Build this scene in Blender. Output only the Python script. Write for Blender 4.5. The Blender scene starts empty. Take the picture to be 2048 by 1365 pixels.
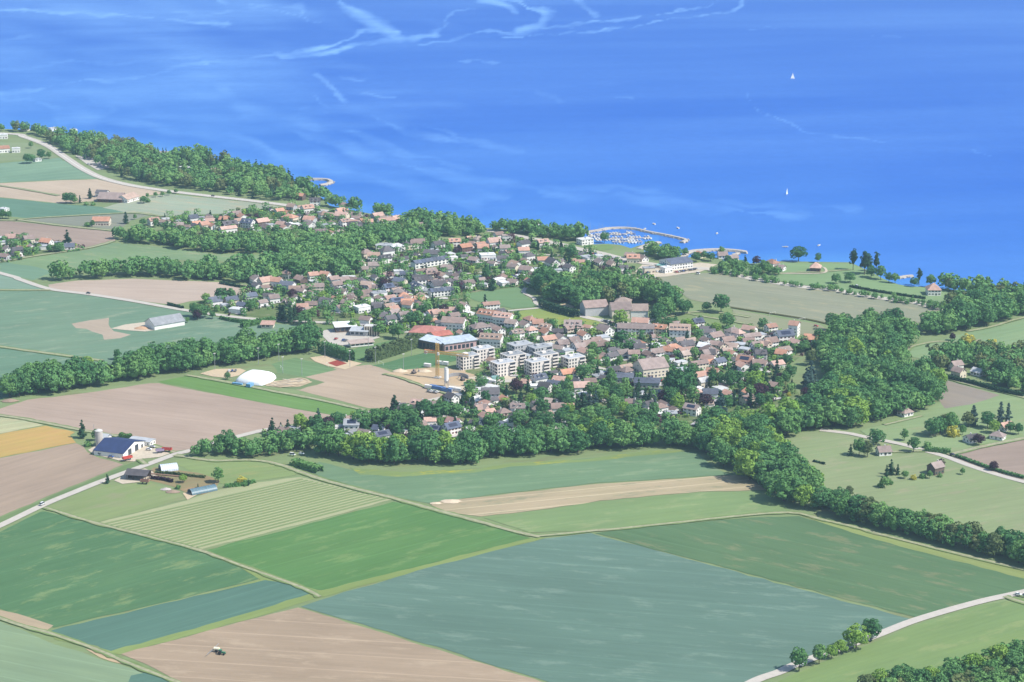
import bpy, math, random
import numpy as np
from mathutils import Vector, Matrix

random.seed(7); RNG = np.random.default_rng(7)
S = bpy.context.scene
COL = S.collection
# ------------------------------------------------------------------ camera
H = 500.0; FPX = 4411.0; TH = math.radians(15.0)
cd = bpy.data.cameras.new('camera'); cam = bpy.data.objects.new('camera', cd); COL.objects.link(cam)
cam.location = (0, 0, H); cam.rotation_euler = (math.radians(90) - TH, 0, 0)
cd.sensor_width = 36; cd.lens = 36 * FPX / 2048; cd.clip_start = 5; cd.clip_end = 80000
S.camera = cam
# ------------------------------------------------------------------ light
SUN_EL, SUN_AZ = 50.0, -20.0          # azimuth measured from +X towards +Y
w = bpy.data.worlds.new('World'); S.world = w; w.use_nodes = True
nt = w.node_tree; bg = nt.nodes['Background']
sky = nt.nodes.new('ShaderNodeTexSky'); sky.sky_type = 'NISHITA'; sky.sun_disc = False
sky.sun_elevation = math.radians(SUN_EL); sky.sun_rotation = math.radians(90 - SUN_AZ)
sky.altitude = 400; sky.air_density = 1.3; sky.dust_density = 0.6; sky.ozone_density = 2.0
nt.links.new(sky.outputs[0], bg.inputs[0]); bg.inputs[1].default_value = 0.125
sl = bpy.data.lights.new('sun', 'SUN'); sl.energy = 5.0; sl.angle = math.radians(0.5); sl.color = (1.0, 0.95, 0.88)
sun = bpy.data.objects.new('sun', sl); COL.objects.link(sun)
e, a = math.radians(SUN_EL), math.radians(SUN_AZ)
sd = Vector((math.cos(e) * math.cos(a), math.cos(e) * math.sin(a), math.sin(e)))
sun.rotation_euler = sd.to_track_quat('Z', 'Y').to_euler()
S.view_settings.view_transform = 'Standard'; S.view_settings.look = 'None'
S.view_settings.exposure = 0.47; S.view_settings.gamma = 1
S.view_settings.use_curve_mapping = False
HAZE_D = 0.000060; HAZE_C = (0.52, 0.77, 1.0)

# ------------------------------------------------------------------ picture point -> ground point
def P(px, py, z=0.0):
    x = (px - 1024) / FPX; y = -(py - 682.5) / FPX
    dy = math.cos(TH) + y * math.sin(TH); dz = -math.sin(TH) + y * math.cos(TH)
    t = (H - z) / -dz
    return (x * t, dy * t)
def proj(X, Y, Z=0.0):
    d = Z - H
    c = Y * math.cos(TH) - d * math.sin(TH); u = Y * math.sin(TH) + d * math.cos(TH)
    return 1024 + FPX * X / c, 682.5 - FPX * u / c
def scl(py):                       # pixels per metre at the ground seen at row py
    x, y = P(1024, py); return FPX / math.hypot(y, H)

# ------------------------------------------------------------------ materials
def lin(c):
    return tuple(((v / 255) / 12.92 if v / 255 <= .04045 else ((v / 255 + .055) / 1.055) ** 2.4) for v in c)
def newmat(name):
    m = bpy.data.materials.new(name); m.use_nodes = True
    return m, m.node_tree, m.node_tree.nodes['Principled BSDF']
def nd(t, kind, **kw):
    n = t.nodes.new(kind)
    for k, v in kw.items(): setattr(n, k, v)
    return n
def mixc(t, fac, a, b, mode='MIX'):
    n = t.nodes.new('ShaderNodeMix'); n.data_type = 'RGBA'; n.blend_type = mode
    for i, v in ((0, fac), (6, a), (7, b)):
        if isinstance(v, bpy.types.NodeSocket): t.links.new(v, n.inputs[i])
        elif isinstance(v, (int, float)): n.inputs[i].default_value = v
        else: n.inputs[i].default_value = (*v, 1)
    return n.outputs[2]
def ramp(t, src, lo, hi):
    n = t.nodes.new('ShaderNodeMapRange'); n.inputs[1].default_value = lo; n.inputs[2].default_value = hi
    t.links.new(src, n.inputs[0]); return n.outputs[0]
def mathn(t, op, a, b=0.0):
    n = t.nodes.new('ShaderNodeMath'); n.operation = op
    for i, v in ((0, a), (1, b)):
        if isinstance(v, bpy.types.NodeSocket): t.links.new(v, n.inputs[i])
        else: n.inputs[i].default_value = v
    return n.outputs[0]
def mapped(t, rot=0.0, sc=(1, 1, 1)):
    tc = t.nodes.new('ShaderNodeTexCoord'); mp = t.nodes.new('ShaderNodeMapping')
    # rotate first, then stretch: two mapping nodes
    mp.inputs['Rotation'].default_value = (0, 0, -rot)
    m2 = t.nodes.new('ShaderNodeMapping'); m2.inputs['Scale'].default_value = sc
    t.links.new(tc.outputs['Object'], mp.inputs[0]); t.links.new(mp.outputs[0], m2.inputs[0])
    return m2.outputs[0]
def noise(t, vec, scale, detail=3, rough=.55):
    n = t.nodes.new('ShaderNodeTexNoise'); n.inputs['Scale'].default_value = scale
    n.inputs['Detail'].default_value = detail; n.inputs['Roughness'].default_value = rough
    t.links.new(vec, n.inputs['Vector']); return n.outputs[0]
FC = {}
def field_mat(rgb, rgb2=None, rot=0.0, amt=1.0, tram=0.0, patch=None, tramw=18.0, blot=0.012):
    """two crop or soil tones mixed by large blotches and streaks along the working direction, with tramlines"""
    key = (rgb, rgb2, round(rot, 2), amt, tram, patch, blot)
    if key in FC: return FC[key]
    m, t, b = newmat('field'); base = rgb; r2 = rgb2 or tuple(v * .72 for v in rgb)
    v0 = mapped(t, rot, (1, 1, 1)); vs = mapped(t, rot, (.10, 1, 1))
    big = ramp(t, noise(t, v0, blot, 3), .38, .66)
    st = ramp(t, noise(t, vs, .13, 4, .65), .36, .68)
    fine = ramp(t, noise(t, v0, .35, 3, .7), .3, .75)
    f = mathn(t, 'MULTIPLY', mathn(t, 'ADD', mathn(t, 'ADD', mathn(t, 'MULTIPLY', big, .45), mathn(t, 'MULTIPLY', st, .35)), mathn(t, 'MULTIPLY', fine, .2)), amt)
    c = mixc(t, f, base, r2)
    if patch:
        vp = mapped(t, rot, (.35, 1, 1))
        pf = ramp(t, noise(t, vp, .075, 5, .72), .54, .64)
        c = mixc(t, mathn(t, 'MULTIPLY', pf, .75), c, patch)
    if tram:
        sp = t.nodes.new('ShaderNodeSeparateXYZ'); t.links.new(v0, sp.inputs[0])
        mo = mathn(t, 'FRACT', mathn(t, 'DIVIDE', sp.outputs[1], tramw))
        ln = mathn(t, 'LESS_THAN', mo, 1.3 / tramw)
        c = mixc(t, mathn(t, 'MULTIPLY', ln, min(.8, tram * 1.15)), c, tuple(min(1, v * 1.5 + .02) for v in base))
    # uneven growth and drill passes
    q = mathn(t, 'ADD', mathn(t, 'MULTIPLY', ramp(t, noise(t, mapped(t, rot, (.06, 1, 1)), .22, 4, .75), .25, .75), .22), mathn(t, 'MULTIPLY', ramp(t, noise(t, mapped(t, rot, (.3, 1, 1)), .02, 5, .6), .25, .75), .20))
    q = mathn(t, 'ADD', q, .79); cc = t.nodes.new('ShaderNodeCombineColor')
    for i in range(3): t.links.new(q, cc.inputs[i])
    c = mixc(t, 1.0, c, cc.outputs[0], 'MULTIPLY')
    t.links.new(c, b.inputs['Base Color']); b.inputs['Roughness'].default_value = .95
    b.inputs['Specular IOR Level'].default_value = .1
    FC[key] = m; return m
PC = {}
def paint(name, rgb, rough=.7, var=.12, metal=0.0, scale=.6, spec=.3):
    key = (name, rgb)
    if key in PC: return PC[key]
    m, t, b = newmat(name)
    v = mapped(t); n = noise(t, v, scale, 4, .65)
    oi = t.nodes.new('ShaderNodeObjectInfo')
    c = mixc(t, ramp(t, n, .3, .7), tuple(x * (1 - var) for x in rgb), tuple(min(.85, x * (1 + var)) for x in rgb))
    t.links.new(c, b.inputs['Base Color']); b.inputs['Roughness'].default_value = rough
    b.inputs['Metallic'].default_value = metal; b.inputs['Specular IOR Level'].default_value = spec
    PC[key] = m; return m
def roof_mat(rgb):
    key = ('roof', rgb)
    if key in PC: return PC[key]
    m, t, b = newmat('roof_tiles')
    v = mapped(t); big = ramp(t, noise(t, v, .22, 4, .7), .3, .7); fine = ramp(t, noise(t, v, 2.2, 2, .7), .3, .7)
    wv = t.nodes.new('ShaderNodeTexWave'); wv.bands_direction = 'Z'; wv.inputs['Scale'].default_value = 1.1
    wv.inputs['Distortion'].default_value = .6; t.links.new(v, wv.inputs[0])
    c = mixc(t, big, tuple(x * .72 for x in rgb), tuple(min(.8, x * 1.25) for x in rgb))
    c = mixc(t, mathn(t, 'MULTIPLY', fine, .35), c, tuple(x * .6 for x in rgb))
    c = mixc(t, mathn(t, 'MULTIPLY', wv.outputs[1], .18), c, tuple(x * .5 for x in rgb))
    oi = t.nodes.new('ShaderNodeObjectInfo'); r = t.nodes.new('ShaderNodeMapRange'); t.links.new(oi.outputs['Random'], r.inputs[0]); r.inputs[3].default_value = .72; r.inputs[4].default_value = 1.22
    hs = t.nodes.new('ShaderNodeHueSaturation'); t.links.new(c, hs.inputs['Color']); t.links.new(r.outputs[0], hs.inputs['Value'])
    r2 = t.nodes.new('ShaderNodeMapRange'); t.links.new(mathn(t, 'FRACT', mathn(t, 'MULTIPLY', oi.outputs['Random'], 7.3)), r2.inputs[0]); r2.inputs[3].default_value = .68; r2.inputs[4].default_value = 1.1
    t.links.new(r2.outputs[0], hs.inputs['Saturation'])
    t.links.new(hs.outputs[0], b.inputs['Base Color']); b.inputs['Roughness'].default_value = .85; b.inputs['Specular IOR Level'].default_value = .3
    PC[key] = m; return m
def leaf_mat(name, rgb, rgb2):
    m, t, b = newmat(name)
    v = mapped(t); oi = t.nodes.new('ShaderNodeObjectInfo')
    at = t.nodes.new('ShaderNodeAttribute'); at.attribute_name = 'tint'
    n = ramp(t, noise(t, v, .5, 2, .6), .3, .7)
    f = mathn(t, 'MULTIPLY', mathn(t, 'ADD', mathn(t, 'ADD', mathn(t, 'MULTIPLY', oi.outputs['Random'], 1.1), at.outputs['Fac']), mathn(t, 'MULTIPLY', n, .5)), .62)
    c = mixc(t, f, rgb, rgb2)
    t.nodes.remove(b); df = t.nodes.new('ShaderNodeBsdfDiffuse'); tr = t.nodes.new('ShaderNodeBsdfTranslucent'); mx = t.nodes.new('ShaderNodeMixShader')
    t.links.new(c, df.inputs[0]); t.links.new(c, tr.inputs[0]); mx.inputs[0].default_value = .2
    t.links.new(df.outputs[0], mx.inputs[1]); t.links.new(tr.outputs[0], mx.inputs[2])
    t.links.new(mx.outputs[0], t.nodes['Material Output'].inputs[0])
    return m
LEAF = {
 'o': leaf_mat('leaf_green', (.046, .142, .056), (.135, .28, .095)),
 'm': leaf_mat('leaf_fresh_green', (.085, .21, .065), (.19, .34, .11)),
 'l': leaf_mat('leaf_yellow_green', (.17, .31, .06), (.24, .37, .08)),
 'y': leaf_mat('blossom_yellow', (.42, .42, .06), (.52, .46, .10)),
 'p': leaf_mat('leaf_purple', (.050, .030, .042), (.085, .045, .055)),
 'g': leaf_mat('leaf_grey_brown', (.095, .145, .06), (.17, .21, .085)),
 'c': leaf_mat('needles_dark', (.028, .075, .040), (.050, .11, .055)),
 'b': leaf_mat('needles_blue', (.060, .115, .10), (.10, .155, .13)),
}
BARK = paint('bark', (.09, .075, .06), .9)
WHITE = paint('white_render', (.74, .72, .68), .8, .06)
CREAM = paint('cream_render', (.62, .55, .43), .8, .08)
GREYW = paint('grey_render', (.42, .42, .42), .8, .08)
TIMBER = paint('dark_timber', (.13, .095, .075), .85, .2)
STONE = paint('pale_stone', (.40, .36, .31), .9, .15)
GLASS = paint('dark_glass', (.035, .045, .06), .15, .1, 0, 1, .5)
PANEL = paint('solar_glass', (.025, .032, .06), .45, .1, 0, 1, .3)
METAL = paint('grey_metal', (.35, .36, .38), .5, .1, .3)
CONC = paint('concrete', (.50, .49, .46), .85, .12)
ROOF = {k: roof_mat(v) for k, v in {
 't': (.47, .255, .175), 'r': (.44, .17, .13), 'b': (.285, .205, .175), 'c': (.38, .27, .21), 'd': (.115, .105, .11),
 'n': (.105, .125, .175), 'g': (.36, .38, .40), 'w': (.66, .66, .64), 'u': (.40, .47, .55), 'v': (.030, .045, .105), 'k': (.14, .40, .34), 's': (.62, .50, .36)}.items()}
RNAME = {'t': 'orange tiled roof', 'r': 'bright red roof', 'b': 'brown tiled roof', 'c': 'tan tiled roof', 'd': 'dark grey roof',
 'n': 'slate blue roof', 'g': 'pale grey roof', 'w': 'white roof', 'u': 'light blue metal roof', 'v': 'dark navy roof', 'k': 'turquoise roof', 's': 'sandy flat roof'}

# ------------------------------------------------------------------ object helpers
def tag(o, label=None, cat=None, group=None, kind=None):
    if label: o['label'] = label
    if cat: o['category'] = cat
    if group: o['group'] = group
    if kind: o['kind'] = kind
    return o
def empty(name, x, y, z=0, rz=0):
    o = bpy.data.objects.new(name, None); COL.objects.link(o); o.location = (x, y, z); o.rotation_euler = (0, 0, rz)
    o.empty_display_size = .5; return o
def mk(name, V, Fs, mats, parent=None, idx=None, loc=None, rz=0, link=True, smooth=False):
    me = bpy.data.meshes.new(name); me.from_pydata(V, [], Fs)
    for m in (mats if isinstance(mats, (list, tuple)) else [mats]): me.materials.append(m)
    if idx is not None: me.polygons.foreach_set('material_index', idx)
    if smooth: me.polygons.foreach_set('use_smooth', [True] * len(me.polygons))
    me.update()
    o = bpy.data.objects.new(name, me)
    if link: COL.objects.link(o)
    if parent: o.parent = parent
    if loc: o.location = loc
    o.rotation_euler = (0, 0, rz)
    return o
def inst(name, mesh, parent=None, loc=(0, 0, 0), rz=0, sc=None):
    o = bpy.data.objects.new(name, mesh); COL.objects.link(o); o.location = loc; o.rotation_euler = (0, 0, rz)
    if parent: o.parent = parent
    if sc: o.scale = sc
    return o
class MB:
    def __init__(s): s.V = []; s.F = []; s.I = []
    def box(s, x, y, z, sx, sy, sz, rz=0, mi=0, rx=0.0):
        """centre x,y ; base z"""
        n = len(s.V); c, q = math.cos(rz), math.sin(rz)
        for dz in (0, sz):
            for dx, dy in ((-1, -1), (1, -1), (1, 1), (-1, 1)):
                u, v = dx * sx / 2, dy * sy / 2
                s.V.append((x + u * c - v * q, y + u * q + v * c, z + dz))
        for f in ((0, 3, 2, 1), (4, 5, 6, 7), (0, 1, 5, 4), (1, 2, 6, 5), (2, 3, 7, 6), (3, 0, 4, 7)):
            s.F.append(tuple(n + i for i in f)); s.I.append(mi)
    def poly(s, pts, mi=0):
        n = len(s.V); s.V += [tuple(p) for p in pts]; s.F.append(tuple(range(n, n + len(pts)))); s.I.append(mi)
    def slab(s, pts, th, mi=0):
        """planar quad/tri thickened downwards"""
        n = len(s.V); k = len(pts); s.V += [tuple(p) for p in pts]; s.V += [(p[0], p[1], p[2] - th) for p in pts]
        s.F.append(tuple(range(n, n + k))); s.I.append(mi); s.F.append(tuple(range(n + 2 * k - 1, n + k - 1, -1))); s.I.append(mi)
        for i in range(k):
            j = (i + 1) % k; s.F.append((n + i, n + k + i, n + k + j, n + j)); s.I.append(mi)
    def tube(s, p0, p1, r0, r1=None, k=6, mi=0):
        r1 = r0 if r1 is None else r1; p0 = Vector(p0); p1 = Vector(p1); d = (p1 - p0).normalized()
        a = d.orthogonal().normalized(); b = d.cross(a); n = len(s.V)
        for p, r in ((p0, r0), (p1, r1)):
            for i in range(k):
                t = 2 * math.pi * i / k; s.V.append(tuple(p + a * r * math.cos(t) + b * r * math.sin(t)))
        for i in range(k):
            j = (i + 1) % k; s.F.append((n + i, n + j, n + k + j, n + k + i)); s.I.append(mi)
        s.F.append(tuple(range(n + k - 1, n - 1, -1))); s.I.append(mi); s.F.append(tuple(range(n + k, n + 2 * k))); s.I.append(mi)
    def build(s, name, mats, parent=None, **kw):
        return mk(name, s.V, s.F, mats, parent, s.I, **kw)

def inpoly(px, py, poly):
    c = False; n = len(poly); j = n - 1
    for i in range(n):
        xi, yi = poly[i]; xj, yj = poly[j]
        if (yi > py) != (yj > py) and px < (xj - xi) * (py - yi) / (yj - yi) + xi: c = not c
        j = i
    return c
def smooth_line(pts, seg=6):
    if len(pts) < 3: return pts
    out = []; q = [pts[0]] + list(pts) + [pts[-1]]
    for i in range(1, len(q) - 2):
        p0, p1, p2, p3 = q[i - 1], q[i], q[i + 1], q[i + 2]
        for k in range(seg):
            t = k / seg
            out.append(tuple(.5 * ((2 * p1[j]) + (-p0[j] + p2[j]) * t + (2 * p0[j] - 5 * p1[j] + 4 * p2[j] - p3[j]) * t * t + (-p0[j] + 3 * p1[j] - 3 * p2[j] + p3[j]) * t ** 3) for j in (0, 1)))
    out.append(pts[-1]); return out
_lz = [0.02]
def sheet(name, pix, mat, kind='structure', jag=True):
    """a flat patch of ground lying a few millimetres above the sheet below it"""
    _lz[0] += .004
    pts = [P(*p) for p in pix]
    # subdivide and waver the edges a little, as a field edge does
    out = []
    for i, p in enumerate(pts):
        q = pts[(i + 1) % len(pts)]; d = math.hypot(q[0] - p[0], q[1] - p[1]); n = max(1, int(d / 9)) if jag else 1
        for k in range(n):
            t = k / n; j = 1.0 if (jag and k) else 0
            out.append((p[0] + (q[0] - p[0]) * t + random.uniform(-j, j), p[1] + (q[1] - p[1]) * t + random.uniform(-j, j), _lz[0]))
    return tag(mk(name, out, [tuple(range(len(out)))], mat), kind=kind)
_rz = [0.42]
def strip(name, pix, width, mat, kind='structure', z=None, ragged=0.0):
    pts = [P(*p) for p in smooth_line(pix)]
    _rz[0] += .004; zz = _rz[0] if z is None else z
    V = []; F = []
    for i, p in enumerate(pts):
        q0 = pts[max(0, i - 1)]; q1 = pts[min(len(pts) - 1, i + 1)]
        dx, dy = q1[0] - q0[0], q1[1] - q0[1]; l = math.hypot(dx, dy) or 1
        nx, ny = -dy / l, dx / l
        w1 = width / 2 + random.uniform(-ragged, ragged); w2 = width / 2 + random.uniform(-ragged, ragged)
        V += [(p[0] + nx * w1, p[1] + ny * w1, zz), (p[0] - nx * w2, p[1] - ny * w2, zz)]
        if i: n = 2 * i; F.append((n - 2, n - 1, n + 1, n))
    return tag(mk(name, V, F, mat), kind=kind)
def gang(px, py, m):                   # ground angle of a line that runs with slope m (down to the right) in the picture
    a = P(px, py); b = P(px + 8, py + 8 * m); return math.atan2(b[1] - a[1], b[0] - a[0])
# ================================================================== SETTING
SHORE = [(-2500, 90), (-400, 225), (0, 258), (90, 262), (200, 283), (290, 300), (340, 306), (400, 311), (470, 330), (560, 352), (600, 366), (640, 393),
 (660, 412), (720, 424), (800, 438), (900, 450), (960, 455), (1040, 460), (1100, 465), (1165, 470), (1172, 486), (1185, 489), (1215, 488), (1240, 490),
 (1262, 497), (1276, 492), (1300, 487), (1319, 483), (1320, 488), (1297, 496), (1284, 502), (1300, 506), (1345, 509), (1362, 518), (1385, 514),
 (1440, 516), (1450, 523), (1468, 516), (1480, 520), (1492, 528), (1525, 526), (1560, 523), (1700, 525), (1745, 545), (1770, 560), (1796, 569), (1818, 573),
 (1850, 574), (1905, 580), (1960, 583), (2048, 587), (2400, 602), (4500, 760)]
LANDPX = SHORE + [(4500, 4200), (-2500, 4200)]
def C(*c):
    """surface colour of a field from the colour it shows in full sun through the air"""
    g = sum(c) / 3; f = .965 if c[1] > c[0] and c[1] > c[2] else 1.0
    if f == 1.0 and c[0] > c[2] + 4: c = (c[0] + 1, c[1], c[2] - 7)
    return tuple(max(.01, (v - h) / 1.60) for v, h in zip(lin([(g + (x - g) * (.84 if f < 1 else .98)) * f for x in c]), (.028, .048, .070)))
m_land = field_mat(C(146, 176, 128), C(160, 180, 136), .3, 1.0, 0, C(150, 160, 125))
def build_land():
    top = [(*P(*p), 0.0) for p in LANDPX]; n = len(top)
    V = top + [(x, y, -4) for x, y, z in top]
    Fs = [tuple(range(n))] + [(i, n + i, n + (i + 1) % n, (i + 1) % n) for i in range(n)]
    tag(mk('ground', V, Fs, [m_land]), kind='structure')
build_land()

# ---- the lake; slicks of smooth water, their sky reflection painted as paler colour
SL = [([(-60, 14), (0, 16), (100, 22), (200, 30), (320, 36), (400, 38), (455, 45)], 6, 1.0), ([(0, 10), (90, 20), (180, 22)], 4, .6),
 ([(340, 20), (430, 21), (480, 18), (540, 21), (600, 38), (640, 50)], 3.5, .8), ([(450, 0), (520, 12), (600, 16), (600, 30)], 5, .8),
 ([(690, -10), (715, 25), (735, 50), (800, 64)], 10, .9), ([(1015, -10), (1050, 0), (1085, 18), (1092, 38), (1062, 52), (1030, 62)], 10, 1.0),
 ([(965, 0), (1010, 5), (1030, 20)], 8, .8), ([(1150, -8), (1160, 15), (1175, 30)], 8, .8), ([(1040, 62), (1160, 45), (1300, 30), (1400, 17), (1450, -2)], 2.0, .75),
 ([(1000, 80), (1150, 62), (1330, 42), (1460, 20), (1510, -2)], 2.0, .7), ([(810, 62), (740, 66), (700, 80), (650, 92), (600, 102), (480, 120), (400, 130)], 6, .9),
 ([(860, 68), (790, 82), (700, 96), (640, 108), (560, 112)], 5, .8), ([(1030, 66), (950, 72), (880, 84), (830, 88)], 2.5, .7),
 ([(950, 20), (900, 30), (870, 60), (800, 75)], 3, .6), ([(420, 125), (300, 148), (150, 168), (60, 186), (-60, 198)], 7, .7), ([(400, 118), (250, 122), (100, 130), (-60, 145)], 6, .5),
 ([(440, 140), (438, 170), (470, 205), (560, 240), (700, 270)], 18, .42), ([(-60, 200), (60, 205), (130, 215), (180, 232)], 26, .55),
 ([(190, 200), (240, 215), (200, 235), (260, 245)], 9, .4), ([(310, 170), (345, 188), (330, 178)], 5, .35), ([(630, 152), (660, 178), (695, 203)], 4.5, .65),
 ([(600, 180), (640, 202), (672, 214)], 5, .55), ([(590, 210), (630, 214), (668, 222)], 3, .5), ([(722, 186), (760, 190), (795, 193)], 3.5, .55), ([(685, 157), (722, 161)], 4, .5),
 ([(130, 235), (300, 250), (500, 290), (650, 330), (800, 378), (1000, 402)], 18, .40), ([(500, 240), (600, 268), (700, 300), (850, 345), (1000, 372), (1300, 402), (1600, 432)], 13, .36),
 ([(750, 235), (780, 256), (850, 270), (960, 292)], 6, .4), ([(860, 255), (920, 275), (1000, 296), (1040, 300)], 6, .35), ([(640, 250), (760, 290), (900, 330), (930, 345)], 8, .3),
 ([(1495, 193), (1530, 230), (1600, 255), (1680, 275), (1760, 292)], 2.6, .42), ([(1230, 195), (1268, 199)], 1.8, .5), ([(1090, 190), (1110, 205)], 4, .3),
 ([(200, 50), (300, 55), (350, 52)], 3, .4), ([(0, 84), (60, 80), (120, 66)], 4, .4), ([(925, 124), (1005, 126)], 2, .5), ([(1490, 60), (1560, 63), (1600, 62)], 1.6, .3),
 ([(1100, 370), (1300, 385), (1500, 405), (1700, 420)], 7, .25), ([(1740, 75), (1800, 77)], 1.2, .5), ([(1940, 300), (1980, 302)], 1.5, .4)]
def build_lake():
    xs = [-9000, -2500, -600] + list(np.arange(-120, 2170, 5.0)) + [2700, 4500, 9000]
    ys = [-470, -440, -380, -300, -200, -120] + list(np.arange(-60, 620, 3.0)) + [700, 900]
    X, Y = np.meshgrid(np.array(xs, float), np.array(ys, float))
    u = (X - 1024) / FPX; v = -(Y - 682.5) / FPX
    dy = math.cos(TH) + v * math.sin(TH); dz = -math.sin(TH) + v * math.cos(TH)
    t = (H + 1.0) / -dz
    co = np.stack([u * t, dy * t, np.full_like(t, -1.0)], -1).reshape(-1, 3)
    # waver the slick outlines
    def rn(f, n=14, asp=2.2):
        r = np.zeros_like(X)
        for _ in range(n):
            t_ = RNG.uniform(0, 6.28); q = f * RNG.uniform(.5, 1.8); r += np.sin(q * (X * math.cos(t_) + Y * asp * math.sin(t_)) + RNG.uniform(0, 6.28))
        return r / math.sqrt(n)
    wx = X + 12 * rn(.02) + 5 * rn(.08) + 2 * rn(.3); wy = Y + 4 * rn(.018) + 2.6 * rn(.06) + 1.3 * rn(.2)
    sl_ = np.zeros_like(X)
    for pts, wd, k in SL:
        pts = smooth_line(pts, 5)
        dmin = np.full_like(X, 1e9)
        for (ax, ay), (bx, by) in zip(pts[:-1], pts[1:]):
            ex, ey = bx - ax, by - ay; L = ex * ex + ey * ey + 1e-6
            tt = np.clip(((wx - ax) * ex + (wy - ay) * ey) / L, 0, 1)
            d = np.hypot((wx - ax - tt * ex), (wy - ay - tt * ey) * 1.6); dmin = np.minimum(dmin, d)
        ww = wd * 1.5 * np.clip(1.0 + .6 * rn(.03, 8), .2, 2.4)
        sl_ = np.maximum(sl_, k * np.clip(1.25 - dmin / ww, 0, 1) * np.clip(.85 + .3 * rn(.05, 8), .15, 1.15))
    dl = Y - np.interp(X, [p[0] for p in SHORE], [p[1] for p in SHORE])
    sl_ = np.maximum(sl_, np.clip(.22 + .15 * rn(.012, 16, 3.2) + .07 * rn(.04, 14, 4.0) + .16 * np.exp(-((X - 250) / 520) ** 2 - ((Y - 110) / 150) ** 2) - .00042 * np.maximum(X - 400, 0) + .0003 * np.clip(dl, -400, 0), 0, .6))  # broad painted sky sheen, strongest at the upper left
    shal = .45 * np.clip(1 + dl / 230, 0, 1) + .55 * np.clip(1 + dl / 26, 0, 1)
    nx, ny = len(xs), len(ys)
    idx = np.arange(nx * ny).reshape(ny, nx)
    q = np.stack([idx[1:, :-1], idx[1:, 1:], idx[:-1, 1:], idx[:-1, :-1]], -1).reshape(-1, 4)
    me = bpy.data.meshes.new('lake'); me.vertices.add(len(co)); me.vertices.foreach_set('co', co.ravel())
    me.loops.add(q.size); me.loops.foreach_set('vertex_index', q.ravel().astype(np.int32))
    me.polygons.add(len(q)); me.polygons.foreach_set('loop_start', np.arange(0, q.size, 4, dtype=np.int32)); me.polygons.foreach_set('loop_total', np.full(len(q), 4, np.int32))
    me.update(); me.validate()
    at = me.attributes.new('slick_sheen', 'FLOAT', 'POINT'); at.data.foreach_set('value', sl_.ravel().astype(np.float32))
    a2 = me.attributes.new('shallow', 'FLOAT', 'POINT'); a2.data.foreach_set('value', shal.ravel().astype(np.float32))
    m, t, b = newmat('lake_water')
    v0 = mapped(t, 0, (1, 1, 1)); vs = mapped(t, .12, (.25, 1, 1))
    a_ = t.nodes.new('ShaderNodeAttribute'); a_.attribute_name = 'slick_sheen'
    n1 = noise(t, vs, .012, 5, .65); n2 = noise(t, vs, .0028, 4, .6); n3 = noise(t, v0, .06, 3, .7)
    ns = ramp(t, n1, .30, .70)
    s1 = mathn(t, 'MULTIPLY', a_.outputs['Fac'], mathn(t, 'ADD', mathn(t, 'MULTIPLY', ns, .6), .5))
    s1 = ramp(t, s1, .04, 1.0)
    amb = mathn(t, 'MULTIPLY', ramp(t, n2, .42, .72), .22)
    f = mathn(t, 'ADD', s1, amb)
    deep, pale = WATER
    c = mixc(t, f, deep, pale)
    c = mixc(t, mathn(t, 'MULTIPLY', ramp(t, n3, .35, .65), .22), c, tuple(x * .7 for x in deep))
    a3 = t.nodes.new('ShaderNodeAttribute'); a3.attribute_name = 'shallow'
    c = mixc(t, mathn(t, 'MULTIPLY', a3.outputs['Fac'], .7), c, (.06, .22, .50))
    t.links.new(c, b.inputs['Base Color'])
    b.inputs['IOR'].default_value = 1.33; b.inputs['Specular IOR Level'].default_value = .35
    r = t.nodes.new('ShaderNodeMapRange'); r.inputs[3].default_value = .5; r.inputs[4].default_value = .38; t.links.new(f, r.inputs[0]); t.links.new(r.outputs[0], b.inputs['Roughness'])
    wv = noise(t, v0, .35, 3, .7); bp = t.nodes.new('ShaderNodeBump'); bp.inputs['Strength'].default_value = .35; bp.inputs['Distance'].default_value = .35
    t.links.new(wv, bp.inputs['Height']); t.links.new(bp.outputs[0], b.inputs['Normal'])
    me.materials.append(m)
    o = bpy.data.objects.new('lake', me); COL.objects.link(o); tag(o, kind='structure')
WATER = ((.006, .092, .42), (.15, .34, .68))  # deep water, then the paler tone with sky reflection painted in
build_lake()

# ---- fields (all outlines lie on the ground; colours are those of crop and soil)
BEI = C(206, 190, 180); BEI2 = C(188, 170, 160); GRD = C(112, 152, 122); GRL = C(150, 180, 135); GRY = C(160, 182, 130)
def fld(name, pix, a, b=None, m=0.0, amt=1.0, tram=0.0, patch=None, tw=18.0, blot=.012, jag=True):
    cx = sum(p[0] for p in pix) / len(pix); cy = sum(p[1] for p in pix) / len(pix)
    return sheet(name, pix, field_mat(a, b, gang(cx, min(cy, 1300), m), amt, tram, patch, tw, blot), jag=jag)
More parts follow.
